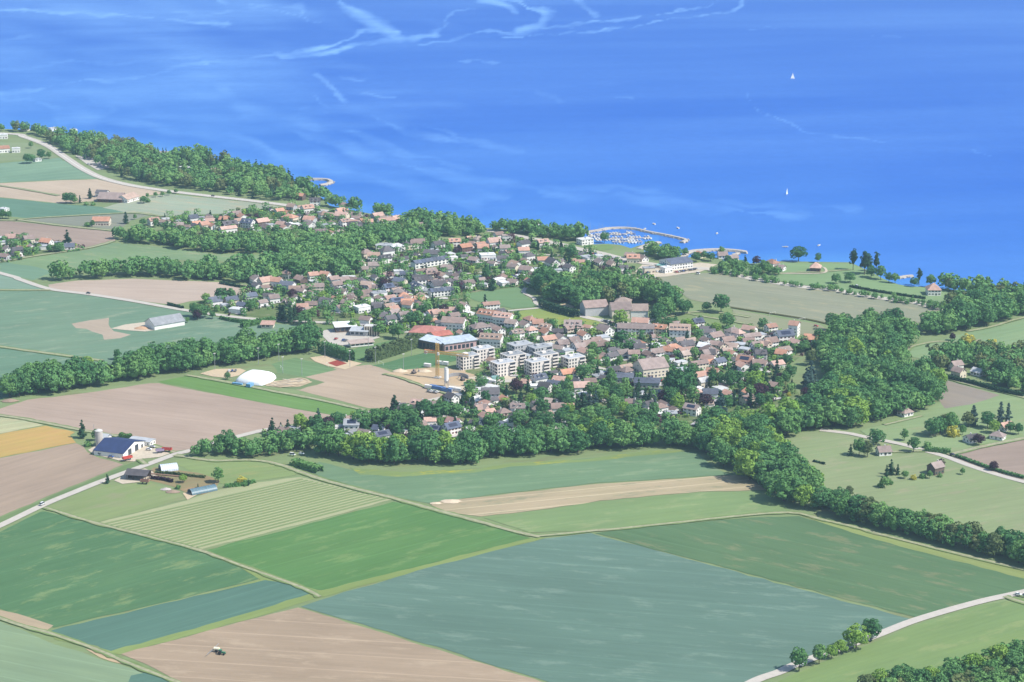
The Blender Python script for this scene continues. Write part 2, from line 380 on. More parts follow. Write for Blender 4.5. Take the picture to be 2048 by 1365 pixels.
# far left
fld('meadow', [(-300, 300), (0, 285), (60, 286), (120, 318), (0, 322), (-300, 330)], GRL, C(170, 185, 150), .0)
fld('wheat_field', [(-300, 345), (0, 327), (56, 322), (118, 316), (152, 336), (194, 358), (120, 360), (0, 366), (-300, 372)], C(152, 190, 160), C(128, 172, 150), -.1, 1, .3)
fld('ploughed_field', [(-300, 374), (0, 367), (120, 361), (194, 359), (250, 371), (332, 386), (260, 398), (118, 407), (0, 395), (-300, 380)], C(214, 200, 188), C(200, 184, 172), .18)
fld('wheat_field', [(-300, 382), (0, 396), (118, 408), (200, 414), (262, 427), (180, 433), (60, 437), (0, 432), (-300, 420)], C(122, 168, 148), C(112, 158, 138), .1, .8, .2)
fld('meadow', [(205, 416), (260, 400), (332, 388), (400, 395), (500, 405), (566, 414), (555, 424), (420, 430), (320, 434), (262, 427)], C(170, 196, 172), C(192, 196, 172), .1, 1, 0, C(200, 190, 170))
fld('fallow_field', [(40, 441), (100, 436), (250, 428), (300, 431), (262, 441), (240, 458), (225, 460), (125, 450)], C(164, 174, 158), C(150, 158, 148), .08)
fld('ploughed_field', [(-300, 420), (0, 443), (38, 444), (125, 454), (225, 464), (230, 483), (178, 496), (150, 503), (130, 489), (0, 478), (-300, 465)], C(184, 170, 166), C(168, 154, 154), .1)
fld('meadow', [(-50, 534), (0, 528), (75, 514), (175, 500), (226, 486), (300, 492), (430, 509), (600, 512), (605, 517), (560, 523), (350, 520), (200, 532), (66, 562), (0, 546), (-50, 538)], C(150, 186, 138), C(138, 172, 140), .12, 1, 0, C(176, 190, 150))
fld('wheat_field', [(0, 524), (60, 532), (110, 543), (66, 561), (0, 546)], C(134, 176, 150), C(128, 168, 142), .1, .8)
fld('ploughed_field', [(100, 577), (96, 570), (150, 562), (270, 558), (440, 565), (512, 573), (490, 590), (430, 598), (380, 603), (345, 611), (180, 588)], C(210, 196, 190), C(198, 182, 176), .03, 1, 0)
fld('wheat_field', [(-300, 500), (0, 549), (98, 579), (0, 579), (-300, 575)], C(150, 184, 164), C(140, 176, 156), .1)
fld('wheat_field', [(-300, 584), (0, 583), (100, 583), (180, 591), (300, 612), (400, 629), (437, 635), (531, 646), (640, 655), (500, 690), (370, 720), (240, 745), (205, 722), (0, 693), (-300, 650)], C(122, 166, 144), C(144, 176, 150), -.1, 1, .25, C(170, 190, 162), 26, .006)
fld('meadow', [(-300, 655), (0, 697), (205, 725), (215, 738), (150, 758), (60, 780), (0, 800), (-300, 900)], C(116, 164, 142), C(132, 170, 146), -.12, 1, .2, C(160, 184, 160), 26)
fld('ploughed_field', [(143, 648), (180, 641), (218, 636), (220, 655), (228, 663), (262, 670), (240, 677), (208, 680), (205, 670), (185, 664), (172, 658), (152, 657)], C(205, 192, 184), C(192, 180, 170), .2)
# centre left
fld('ploughed_field', [(-300, 880), (-300, 850), (0, 818), (55, 800), (175, 786), (300, 767), (318, 767), (512, 804), (672, 833), (600, 846), (525, 861), (440, 880), (372, 900), (348, 903), (250, 876), (155, 859), (0, 832)], C(198, 182, 176), C(180, 164, 160), .12, 1, 0, None, 18, .006)
fld('rape_field', [(316, 764), (371, 753), (460, 768), (550, 785), (640, 803), (737, 824), (700, 832), (672, 832), (512, 803)], C(122, 172, 106), C(134, 176, 118), .19, .8, .2)
fld('ploughed_field', [(606, 756), (660, 738), (700, 734), (740, 730), (760, 736), (800, 752), (850, 768), (870, 776), (922, 787), (900, 792), (821, 810), (780, 817), (737, 817), (660, 797), (590, 779), (640, 767)], C(204, 188, 176), C(190, 174, 164), .14)
fld('sports_pitch', [(543, 729), (591, 716), (640, 728), (674, 740), (640, 748), (612, 754), (575, 755), (555, 746)], C(132, 172, 128), C(124, 166, 124), .15, .7, .3, None, 10)
fld('meadow', [(540, 748), (560, 746), (612, 755), (650, 765), (600, 780), (540, 772), (500, 765), (500, 756)], C(130, 165, 122), C(150, 172, 132), .1)
fld('sports_pitch', [(690, 706), (720, 694), (785, 681), (825, 689), (842, 692), (790, 706), (736, 724), (700, 724), (680, 716)], C(122, 168, 120), C(132, 172, 124), -.2, .7, .3, None, 10)
fld('sports_pitch', [(744, 732), (849, 706), (905, 712), (931, 716), (911, 722), (861, 734), (813, 743), (790, 741)], C(104, 154, 116), C(112, 160, 120), -.2, .6, .3, None, 10)
fld('meadow', [(636, 650), (700, 645), (740, 652), (700, 664), (645, 668)], C(128, 166, 118), C(140, 170, 122), 0)
# bottom left
fld('cover_crop_field', [(-300, 845), (0, 835), (60, 843), (88, 851), (0, 868), (-300, 905)], C(176, 190, 150), C(214, 208, 180), -.15, 1, .5, C(212, 208, 180), 14)
fld('flowering_field', [(-300, 920), (0, 869), (92, 852), (150, 865), (140, 871), (152, 886), (80, 900), (0, 916), (-300, 980)], C(214, 176, 136), C(190, 182, 124), -.2, 1)
fld('ploughed_field', [(-300, 985), (0, 917), (152, 887), (166, 893), (175, 905), (200, 917), (247, 930), (215, 944), (118, 984), (0, 1034), (-300, 1160)], C(192, 176, 166), C(172, 158, 154), -.3, 1, 0, None, 18, .006)
fld('grass_verge', [(-300, 1165), (0, 1036), (118, 986), (215, 946), (250, 931), (282, 921), (300, 924), (292, 932), (205, 962), (85, 1007), (0, 1048), (-300, 1185)], C(128, 162, 118), C(138, 166, 122), -.3)
fld('meadow', [(86, 1018), (207, 968), (230, 971), (300, 966), (322, 973), (366, 992), (374, 999), (300, 1018), (190, 1046)], C(150, 180, 124), C(166, 182, 136), -.25, 1, 0, C(168, 176, 140))
fld('meadow', [(376, 914), (420, 923), (490, 923), (530, 926), (566, 935), (600, 948), (575, 954), (510, 963), (462, 971), (430, 966), (340, 925)], C(150, 182, 120), C(162, 184, 134), -.1, 1, 0, C(176, 186, 130))
fld('allotment_soil', [(308, 935), (340, 938), (395, 946), (440, 962), (430, 982), (408, 990), (378, 990), (350, 975), (300, 962), (292, 950)], C(160, 164, 128), C(176, 156, 136), -.1, 1, 0, C(186, 160, 140), 18, .04)
fld('striped_crop_field', [(196, 1046), (375, 1001), (435, 981), (510, 966), (600, 955), (690, 978), (785, 1000), (620, 1044), (400, 1100), (300, 1073)], C(196, 203, 160), C(184, 196, 150), -.26, .7)
fld('wheat_field', [(-140, 1128), (0, 1065), (85, 1022), (190, 1050), (300, 1077), (398, 1103), (480, 1135), (520, 1158), (330, 1205), (108, 1256), (0, 1218), (-110, 1172)], C(100, 150, 116), C(112, 158, 120), -.28, 1, .15, C(148, 178, 128), 24, .02)
fld('barley_field', [(408, 1102), (600, 1053), (787, 1004), (860, 1022), (950, 1045), (1062, 1077), (850, 1131), (648, 1182), (620, 1178), (500, 1138)], C(106, 160, 108), C(118, 166, 112), -.26, .9, .2, C(140, 178, 120), 24)
fld('grass_verge', [(102, 1268), (330, 1209), (520, 1160), (480, 1135), (398, 1103), (420, 1104), (500, 1138), (640, 1182), (1062, 1077), (1092, 1076), (640, 1196), (430, 1258), (240, 1310), (215, 1305), (110, 1280)], C(150, 178, 116), C(160, 184, 122), -.28, 1)
fld('oat_field', [(103, 1262), (330, 1207), (530, 1161), (580, 1170), (626, 1186), (440, 1243), (222, 1303), (110, 1275)], C(104, 150, 138), C(112, 156, 144), -.28, .8, .2, None, 24)
fld('ploughed_field', [(242, 1309), (430, 1258), (596, 1216), (800, 1277), (1092, 1368), (1500, 1500), (900, 1600), (400, 1380)], C(190, 174, 162), C(172, 158, 148), .06, 1, .25, C(200, 184, 170), 22, .008)
fld('oat_field', [(602, 1214), (640, 1201), (860, 1135), (1088, 1078), (1182, 1067), (1400, 1125), (1822, 1239), (1750, 1268), (1610, 1318), (1556, 1342), (1490, 1368), (1350, 1440), (1100, 1366), (800, 1273)], C(115, 154, 143), C(122, 160, 149), .08, .9, .15, C(140, 174, 160), 24, .006)
fld('wheat_field', [(1190, 1067), (1250, 1060), (1400, 1045), (1500, 1036), (1598, 1033), (1800, 1092), (2048, 1156), (2300, 1225), (2300, 1125), (2048, 1179), (1950, 1202), (1834, 1236), (1400, 1123)], C(108, 150, 118), C(118, 156, 122), .22, .9, .15, C(150, 164, 130), 24)
fld('grass_verge', [(1598, 1031), (1650, 1044), (1700, 1055), (1800, 1082), (2048, 1143), (2400, 1235), (2400, 1262), (2048, 1158), (1800, 1094), (1640, 1045)], C(158, 182, 118), C(168, 186, 126), .25)
fld('meadow', [(1500, 1400), (1580, 1352), (1750, 1284), (1835, 1250), (1950, 1214), (2048, 1196), (2400, 1150), (2400, 1600), (1500, 1600)], C(150, 182, 122), C(138, 174, 124), -.3, 1, 0, C(166, 188, 132), 18, .01)
fld('wheat_field', [(-300, 1150), (0, 1244), (110, 1290), (240, 1330), (350, 1368), (400, 1420), (-300, 1500)], C(150, 182, 150), C(158, 186, 148), .2, .9, .2)
fld('oat_field', [(262, 1352), (310, 1342), (372, 1372), (420, 1420), (230, 1420)], C(104, 150, 138), C(112, 156, 144), -.28, .8)
fld('bare_soil_strip', [(-300, 1095), (0, 1221), (60, 1236), (107, 1252), (92, 1263), (0, 1234), (-300, 1110)], C(204, 190, 172), C(190, 176, 160), .25)
fld('bare_soil_strip', [(170, 1298), (215, 1310), (253, 1325), (250, 1330), (200, 1316)], C(214, 196, 172), C(200, 180, 160), .3)
# centre and right
fld('wheat_field', [(640, 925), (720, 944), (800, 950), (900, 948), (1000, 932), (1100, 925), (1200, 915), (1300, 905), (1395, 905), (1425, 934), (1462, 951), (1330, 958), (1200, 966), (930, 997), (862, 1008), (790, 995), (725, 978), (650, 957), (600, 936)], C(134, 172, 138), C(126, 166, 134), -.08, .9, .15, C(158, 186, 150), 22)
fld('flower_strip', [(700, 936), (800, 945), (950, 940), (1020, 928), (1100, 923), (1180, 918), (1300, 902), (1392, 902), (1300, 911), (1180, 924), (1020, 934), (950, 946), (800, 954), (720, 950)], C(142, 176, 128), C(156, 180, 116), -.1, 1, 0, C(196, 192, 96), 18, .03)
fld('ploughed_field', [(862, 1011), (880, 1003), (930, 998), (1060, 984), (1200, 968), (1330, 960), (1470, 951), (1500, 956), (1534, 981), (1400, 984), (1200, 1002), (1080, 1020), (962, 1034), (900, 1026)], C(200, 186, 168), C(176, 172, 150), -.1, 1, .4, C(166, 172, 144), 14)
fld('meadow', [(966, 1036), (1080, 1022), (1200, 1004), (1400, 986), (1534, 983), (1568, 1010), (1584, 1025), (1500, 1029), (1375, 1042), (1250, 1055), (1150, 1063), (1060, 1066)], C(150, 182, 128), C(140, 176, 130), -.12, .9, 0, C(170, 190, 140))
fld('meadow', [(1560, 885), (1600, 866), (1650, 863), (1697, 871), (1735, 879), (1805, 893), (1890, 917), (1940, 936), (2048, 969), (2300, 1040), (2300, 1190), (2048, 1120), (1800, 1060), (1640, 1010), (1600, 960)], C(158, 184, 136), C(166, 182, 142), -.15, 1, 0, C(180, 184, 150), 18, .01)
fld('ploughed_field', [(1905, 914), (1960, 899), (2048, 881), (2300, 850), (2300, 1020), (2048, 961), (1990, 945), (1940, 929)], C(180, 166, 164), C(168, 156, 154), -.1)
fld('meadow', [(1720, 862), (1769, 851), (1800, 838), (1860, 815), (1885, 795), (1882, 760), (1948, 775), (1983, 784), (2048, 798), (2300, 860), (2300, 840), (2048, 876), (1960, 896), (1900, 907), (1850, 898), (1735, 872)], C(152, 184, 136), C(164, 190, 142), -.1, 1, 0, C(170, 180, 140))
fld('vineyard_soil', [(1872, 768), (1884, 759), (1948, 777), (2000, 791), (1940, 810), (1890, 818), (1878, 800)], C(168, 162, 158), C(154, 150, 150), .2)
fld('meadow', [(1812, 712), (1828, 694), (1876, 684), (1933, 666), (1989, 655), (2048, 638), (2300, 600), (2300, 740), (2048, 720), (1990, 700), (1940, 700), (1900, 712), (1850, 720)], C(146, 186, 142), C(160, 186, 140), -.2, 1)
fld('stubble_field', [(1304, 556), (1340, 552), (1375, 549), (1437, 545), (1475, 553), (1525, 563), (1600, 575), (1675, 584), (1739, 598), (1830, 609), (1882, 620), (1840, 645), (1800, 658), (1700, 662), (1650, 648), (1560, 632), (1462, 614), (1400, 604), (1382, 600), (1350, 580)], C(172, 178, 156), C(160, 172, 148), .12, 1, .12, C(182, 180, 160), 24)
fld('stubble_field', [(1464, 619), (1560, 637), (1640, 650), (1655, 662), (1640, 676), (1560, 662), (1500, 655), (1472, 645)], C(176, 180, 152), C(160, 176, 140), .12, 1)
fld('meadow', [(1340, 640), (1400, 620), (1460, 617), (1470, 645), (1440, 662), (1360, 662), (1310, 655)], C(140, 172, 120), C(156, 178, 130), .1)
fld('meadow', [(925, 590), (960, 582), (1000, 575), (1050, 572), (1046, 588), (1064, 604), (1072, 614), (1025, 618), (985, 611), (950, 602)], C(128, 172, 130), C(138, 176, 132), .0, .8)
fld('buttercup_meadow', [(1010, 629), (1050, 621), (1080, 617), (1150, 632), (1215, 646), (1180, 654), (1112, 657), (1075, 646), (1035, 640)], C(172, 190, 110), C(146, 180, 120), .1, 1, 0, C(190, 192, 96))
fld('lakeside_lawn', [(1420, 546), (1492, 530), (1560, 526), (1700, 528), (1745, 548), (1796, 571), (1850, 576), (1905, 582), (1960, 590), (1900, 606), (1830, 602), (1739, 592), (1675, 578), (1600, 570), (1525, 558), (1475, 548)], C(146, 184, 136), C(156, 190, 142), .05, .9)
fld('harbour_lawn', [(1184, 491), (1216, 490), (1228, 494), (1224, 499), (1200, 502), (1188, 497)], C(140, 178, 120), None, 0, .6)
fld('building_site_soil', [(768, 748), (800, 744), (813, 740), (861, 736), (921, 740), (982, 758), (1002, 768), (951, 780), (919, 787), (885, 785), (849, 778), (821, 760)], C(222, 200, 176), C(204, 184, 164), .2, 1, 0, C(200, 190, 180), 18, .05)
# village ground: gardens
VILL = [[(330, 434), (450, 428), (560, 414), (640, 420), (760, 436), (900, 455), (960, 470), (850, 475), (700, 480), (620, 474), (400, 474), (330, 470)],
 [(700, 525), (760, 505), (880, 495), (985, 480), (1000, 468), (1180, 505), (1250, 540), (1300, 552), (1240, 600), (1130, 600), (1060, 572), (930, 588), (940, 620), (1010, 628), (900, 650), (760, 668), (640, 648), (560, 640), (380, 618), (400, 603), (480, 592), (520, 575), (640, 562), (705, 555)],
 [(930, 700), (900, 650), (1000, 632), (1080, 650), (1180, 656), (1300, 650), (1500, 660), (1640, 690), (1560, 740), (1600, 790), (1500, 830), (1440, 860), (1200, 872), (900, 882), (650, 890), (540, 866), (740, 838), (830, 818), (930, 792), (1000, 765), (930, 745), (960, 720)],
 [(-200, 470), (0, 479), (130, 490), (148, 503), (75, 511), (0, 523), (-200, 540)]]
m_vill = field_mat(C(112, 146, 100), C(146, 164, 126), .4, 1, 0, C(178, 172, 160), 18, .05)
for v in VILL: sheet('garden_ground', v, m_vill)
# yards and paved places
m_gravel = paint('gravel', C(222, 212, 200), .95, .12, 0, .4); m_asph = paint('asphalt', C(216, 212, 210), .9, .08, 0, .2)
m_track = paint('farm_track', C(186, 190, 156), .95, .25, 0, .3); m_sand = paint('sand', C(226, 208, 186), .95, .1, 0, .5)
def pave(name, pix, m): return sheet(name, pix, m, jag=False)
pave('farm_yard', [(176, 901), (192, 892), (240, 878), (300, 888), (345, 906), (320, 915), (290, 918), (268, 924), (238, 922), (205, 914), (185, 908)], m_gravel)
pave('shed_yard', [(228, 962), (262, 944), (290, 938), (305, 944), (316, 956), (280, 965), (245, 969)], m_gravel)
pave('polytunnel_yard', [(365, 987), (383, 985), (395, 990), (375, 1001)], m_sand)
pave('barn_yard', [(222, 658), (250, 650), (290, 645), (330, 640), (365, 645), (368, 650), (330, 658), (290, 664), (262, 662), (240, 660)], m_gravel)
pave('work_yard', [(400, 748), (430, 739), (480, 738), (492, 742), (478, 752), (455, 757), (425, 754)], m_sand)
pave('bicycle_park_sand', [(528, 765), (560, 762), (600, 757), (625, 765), (600, 774), (560, 776), (532, 772)], m_sand)
pave('school_yard', [(636, 664), (680, 656), (740, 662), (760, 676), (700, 694), (660, 688)], m_asph)
pave('court_surround', [(620, 716), (650, 712), (700, 722), (724, 728), (690, 740), (655, 733), (630, 724)], m_sand)
pave('car_park', [(1130, 503), (1200, 507), (1246, 516), (1252, 524), (1235, 532), (1215, 528), (1160, 519), (1140, 512)], m_asph)
pave('car_park', [(150, 312), (178, 310), (206, 318), (220, 336), (195, 341), (172, 328)], m_asph)
pave('boat_yard', [(1285, 530), (1340, 536), (1400, 526), (1435, 530), (1400, 545), (1375, 548), (1330, 554), (1290, 556), (1270, 544)], m_gravel)
pave('site_yard', [(850, 775), (900, 772), (950, 776), (985, 768), (1004, 768), (955, 782), (922, 788), (880, 786)], m_gravel)
pave('farm_court', [(1160, 630), (1225, 643), (1275, 647), (1325, 634), (1310, 650), (1275, 665), (1240, 660)], m_gravel)
pave('apartment_paths', [(930, 757), (990, 748), (1060, 748), (1090, 755), (1040, 766), (1000, 766)], m_gravel)
pave('village_square', [(1290, 762), (1330, 752), (1370, 760), (1350, 772), (1310, 772)], m_asph)
pave('tennis_court', [(655, 727), (675, 721), (694, 728), (673, 734)], paint('red_court', C(176, 96, 100), .9, .05))
pave('playground_sand', [(1112, 612), (1130, 608), (1148, 614), (1142, 622), (1118, 619)], m_sand)

# ---- roads, tracks, paths
strip('lake_road', [(-200, 262), (15, 268), (50, 275), (95, 292), (130, 315), (165, 338), (205, 357), (260, 371), (330, 382), (420, 393), (500, 402), (570, 411), (640, 421), (760, 437), (880, 452), (985, 463), (1025, 471), (1100, 485), (1150, 497), (1200, 507), (1240, 517), (1290, 527), (1350, 534), (1425, 540), (1475, 552), (1525, 562), (1600, 574), (1675, 582), (1725, 592), (1798, 602), (1830, 606), (1880, 618), (1960, 632)], 11, m_asph)
strip('centre_line', [(15, 268), (50, 275), (95, 292), (130, 315), (165, 338), (205, 357), (260, 371), (330, 382), (420, 393), (500, 402), (570, 411), (640, 421)], .5, WHITE)
strip('country_road', [(-300, 470), (0, 547), (40, 560), (100, 579), (175, 589), (260, 602), (300, 609), (362, 620), (437, 631), (531, 641), (626, 645), (700, 650), (760, 660), (850, 668), (930, 680), (1000, 672)], 7, m_asph)
strip('country_road', [(-300, 1190), (-20, 1062), (85, 1012), (150, 985), (205, 963), (290, 932), (350, 910), (378, 903), (440, 884), (525, 862), (575, 856), (650, 845), (700, 835), (740, 826), (787, 820), (821, 811), (901, 793), (940, 784), (985, 768), (1060, 758), (1120, 748)], 6.5, m_asph)
strip('country_road', [(1400, 1430), (1500, 1368), (1560, 1345), (1600, 1327), (1740, 1277), (1830, 1242), (1950, 1207), (2048, 1185), (2300, 1130)], 6.5, m_asph)
strip('country_road', [(1640, 861), (1697, 868), (1735, 876), (1805, 890), (1847, 902), (1890, 914), (1938, 932), (1987, 948), (2048, 965), (2300, 1030)], 6, m_asph)
strip('village_street', [(1236, 519), (1240, 528), (1250, 545), (1258, 556)], 7, m_asph)
strip('village_street', [(1050, 560), (1057, 570), (1047, 585), (1067, 597), (1072, 608), (1082, 616), (1025, 622), (990, 628), (940, 640), (900, 655)], 4, m_asph)
strip('village_street', [(1155, 632), (1180, 638), (1225, 648), (1260, 668), (1240, 690), (1290, 720), (1330, 757), (1400, 770), (1470, 775)], 6, m_asph)
strip('village_street', [(1330, 757), (1420, 735), (1500, 715), (1580, 690)], 5, m_asph)
strip('village_street', [(1225, 645), (1290, 655), (1370, 690), (1400, 720)], 5, m_asph)
strip('village_street', [(1000, 672), (1080, 690), (1150, 720), (1230, 745), (1330, 760)], 5, m_asph)
strip('village_street', [(560, 600), (640, 590), (740, 600), (830, 620), (900, 655)], 4, m_asph)
strip('village_street', [(705, 560), (800, 545), (900, 550), (1000, 545), (1100, 560)], 4, m_asph)
strip('village_street', [(740, 520), (850, 530), (950, 515), (1050, 510), (1130, 512)], 4, m_asph)
strip('village_street', [(430, 450), (560, 440), (700, 450), (850, 462)], 4, m_asph)
strip('village_street', [(760, 850), (880, 835), (1000, 810), (1120, 800), (1250, 810)], 4, m_asph)
T = m_track; m_verge = field_mat(C(134, 168, 114), C(148, 176, 122), .2, 1, 0, C(172, 176, 142), 18, .05)
for wd, pts in ((3, [(-300, 580), (0, 581), (100, 581)]), (3.2, [(-200, 660), (0, 694), (100, 708), (205, 722)]), (3.2, [(-300, 790), (0, 832), (80, 845), (155, 860), (250, 877), (350, 906)]),
 (3.5, [(373, 751), (460, 766), (550, 784), (640, 801), (737, 823)]), (3.5, [(350, 911), (422, 922), (490, 921), (530, 924), (565, 932), (600, 945), (650, 962), (725, 982), (800, 1001), (875, 1022), (950, 1042), (1025, 1063), (1080, 1075)]),
 (2.6, [(1080, 1073), (1250, 1057), (1375, 1044), (1500, 1031), (1587, 1027), (1650, 1042), (1700, 1053), (1800, 1080), (2048, 1141), (2300, 1205)]),
 (2.4, [(90, 1016), (190, 1047), (300, 1075), (400, 1102), (500, 1139), (600, 1175), (640, 1195)]), (2.5, [(-300, 1120), (0, 1238), (100, 1268), (200, 1303), (250, 1325), (360, 1368)]),
 (4, [(-300, 430), (0, 441), (38, 441), (125, 452), (225, 462)]), (3, [(38, 440), (100, 435), (250, 427), (300, 430), (340, 436)]), (4, [(228, 483), (175, 497), (75, 512), (0, 525), (-200, 560)]),
 (3, [(2010, 1194), (2048, 1207), (2300, 1290)]), (2.5, [(1769, 851), (1844, 833)]), (4, [(1897, 911), (1958, 896), (2035, 880), (2300, 830)]), (4, [(1882, 755), (1948, 772), (1983, 781), (2048, 796), (2300, 870)]),
 (3, [(1933, 664), (1989, 653), (2048, 636), (2300, 580)]), (2.5, [(1810, 708), (1825, 694), (1876, 684), (1913, 687), (1944, 685), (1960, 680)]), (3, [(-100, 358), (0, 372), (118, 392)]),
 (3, [(1550, 549), (1600, 546), (1640, 545), (1700, 540)]), (3, [(1306, 655), (1320, 640), (1380, 626), (1440, 627), (1500, 636)]), (2.2, [(1375, 628), (1440, 640), (1500, 650)]), (3, [(1655, 640), (1690, 655), (1720, 668)]),
 (2.5, [(1785, 905), (1830, 904), (1860, 901)]), (3, [(280, 920), (292, 930)]), (1.5, [(766, 749), (800, 757), (850, 775), (900, 791)])):
    strip('grass_verge', pts, wd + 2.6, m_verge, ragged=.9)
    strip('path' if wd < 2.7 else 'farm_track', pts, wd, T, ragged=.3)
strip('jogging_path', [(1560, 548), (1600, 549), (1648, 547), (1650, 538), (1640, 535)], 2.5, m_gravel)
strip('drainage_ditch', [(1462, 616), (1500, 622), (1560, 631), (1625, 642), (1680, 655), (1720, 664)], 3.5, field_mat(C(100, 112, 88), C(120, 126, 96), .1))
# bicycle circuit: pale looping mounds in the sand
strip('bicycle_circuit', [(530, 770), (560, 764), (600, 758), (618, 765), (590, 770), (560, 769), (550, 773), (575, 775), (610, 769)], 1.7, m_sand)
for q_ in ([(545, 766), (560, 769), (580, 766), (600, 763)], [(535, 769), (550, 772), (585, 771)], [(590, 759), (605, 762), (596, 766)], [(565, 760), (580, 763), (560, 766)]): strip('bicycle_circuit', q_, 1.5, m_gravel)
# ================================================================== BUILDINGS
TAKEN = []                                   # (x, y, radius) of what already stands there
ITEMS = []                                   # (object, description, px, py, group) : labelled at the end
LANDM = [(60, 290, 'beside the top left lake road'), (30, 330, 'on the far left edge above the fields'), (225, 405, 'beside the lone far farm'), (250, 445, 'between the far left fields'),
 (60, 490, 'in the small left edge hamlet'), (350, 450, 'at the left end of the far village quarter'), (430, 455, 'in the left part of the far village quarter'), (520, 445, 'in the middle of the far village quarter'), (600, 435, 'behind the middle of the far village quarter'),
 (680, 440, 'in the right part of the far village quarter'), (770, 450, 'at the right end of the far village quarter'), (860, 470, 'between the far woods by the shore'),
 (750, 510, 'below the far wood'), (840, 500, 'above the long terrace rows'), (930, 490, 'around the orange roofed cluster'), (1010, 500, 'below the lake road bend'), (1100, 500, 'near the harbour lawn'), (1200, 515, 'near the harbour car park'),
 (1290, 525, 'between the harbour and the sheds'), (1400, 525, 'around the small harbour ring'), (1520, 540, 'left of the round roofed pavilion'), (1620, 535, 'by the lakeside lawn'), (1720, 560, 'by the tall poplars'), (1870, 590, 'by the pink roofed villa'), (1980, 600, 'at the right end of the shore'),
 (400, 625, 'beside the long grey barn'), (460, 605, 'by the white gabled blue roofed row'), (530, 580, 'below the left wood band'), (620, 565, 'under the tip of the wood'), (700, 570, 'in the upper middle of the village'), (560, 620, 'left of the tall dark cedars'),
 (640, 610, 'right of the tall dark cedars'), (720, 610, 'in the left middle of the village'), (790, 580, 'left of the terrace rows'), (870, 590, 'below the terrace rows'), (800, 630, 'above the red school roof'), (870, 640, 'beside the red school roof'),
 (960, 540, 'above the village meadow'), (1050, 540, 'beside the tall dark firs'), (970, 605, 'on the village meadow edge'), (1140, 590, 'in the village park wood'), (1230, 620, 'around the big manor farm'), (1330, 640, 'right of the big manor farm'), (1140, 540, 'above the village park wood'),
 (950, 650, 'left of the buttercup meadow'), (1020, 665, 'below the buttercup meadow'), (1100, 660, 'right of the buttercup meadow'), (1180, 680, 'in the middle of the old village'), (1280, 670, 'below the manor farm'), (1370, 665, 'near the dormer roofed block'), (1440, 650, 'by the round meadow trees'),
 (970, 740, 'around the white apartment blocks'), (1090, 715, 'behind the white apartment blocks'), (1150, 750, 'right of the white apartment blocks'), (1220, 730, 'left of the big old barn'), (1320, 730, 'around the big old barn'), (1400, 700, 'in the dense old village roofs'), (1480, 680, 'at the right end of the old village'),
 (1580, 670, 'beside the white tower house'), (1500, 720, 'by the solar roofed white house'), (1420, 760, 'under the old village on the right'), (1540, 770, 'in the gardens by the big wood'), (1340, 800, 'around the big round garden tree'), (1430, 820, 'beside the tall blue spruce'), (1240, 790, 'below the grey solar halls'),
 (1120, 800, 'in the lower middle gardens'), (1060, 830, 'below the white blocks on the wood edge'), (960, 800, 'below the building site'), (900, 840, 'around the bright red roof'), (820, 820, 'at the corner of the brown field'), (760, 860, 'left of the bright red roof'), (690, 850, 'around the white house with grey roof'), (600, 860, 'at the left tip of the gardens'),
 (440, 900, 'by the lower country road wood'), (260, 900, 'around the dark blue roofed farm'), (290, 950, 'beside the open brown shed'), (420, 970, 'beside the polytunnel'), (560, 930, 'by the curving field path'),
 (660, 700, 'near the football pitches'), (730, 665, 'left of the red school roof'), (500, 750, 'around the white dome'), (900, 750, 'on the building site'), (200, 720, 'by the left tree belt'),
 (1720, 910, 'around the lone white house on the right'), (1800, 950, 'around the right garden plot'), (1880, 870, 'by the round yellow bush on the right'), (1980, 860, 'around the red roofed cottages on the right'), (1930, 740, 'in the upper right grove'), (1750, 650, 'on the pale field by the big wood'), (1640, 750, 'in the big right wood'),
 (1650, 1310, 'by the bottom right road'), (1900, 1340, 'in the bottom right corner'), (1680, 990, 'on the right meadow'), (1850, 1090, 'along the lower right hedge')]
def add_item(o, desc, px, py, cat, group): tag(o, None, cat, group); ITEMS.append((o, desc, px, py))
TENS = ['', '', 'twenty', 'thirty', 'forty', 'fifty', 'sixty', 'seventy', 'eighty', 'ninety']
ORD = ['', 'first', 'second', 'third', 'fourth', 'fifth', 'sixth', 'seventh', 'eighth', 'ninth', 'tenth', 'eleventh', 'twelfth', 'thirteenth', 'fourteenth', 'fifteenth']
ORD += ['sixteenth', 'seventeenth', 'eighteenth', 'nineteenth']
for _t in range(2, 10): ORD += [TENS[_t][:-1] + 'ieth'] + [TENS[_t] + '-' + ORD[_k] for _k in range(1, 10)]
def label_items():
    buck = {}
    for it in ITEMS:
        lm = min(LANDM, key=lambda l: (l[0] - it[2]) ** 2 + ((l[1] - it[3]) * 1.8) ** 2)[2]
        if len(it) > 4: lm = it[4]
        buck.setdefault((it[1], lm), []).append(it)
    for (d, lm), its in buck.items():
        its.sort(key=lambda i: i[2]); n = len(its)
        for k, it in enumerate(its):
            s = d + ' ' + lm
            if n == 2: s += ', the %s one' % ('left', 'right')[k]
            elif n > 2: s += ', leftmost' if k == 0 else (', rightmost' if k == n - 1 else ', %s from left' % ORD[min(k + 1, 99)])
            if len(s.split()) > 16: s = s.replace(' tiled', '').replace(' metal', '')
            if len(s.split()) > 16: s = s.replace(' the ', ' ')
            it[0]['label'] = s

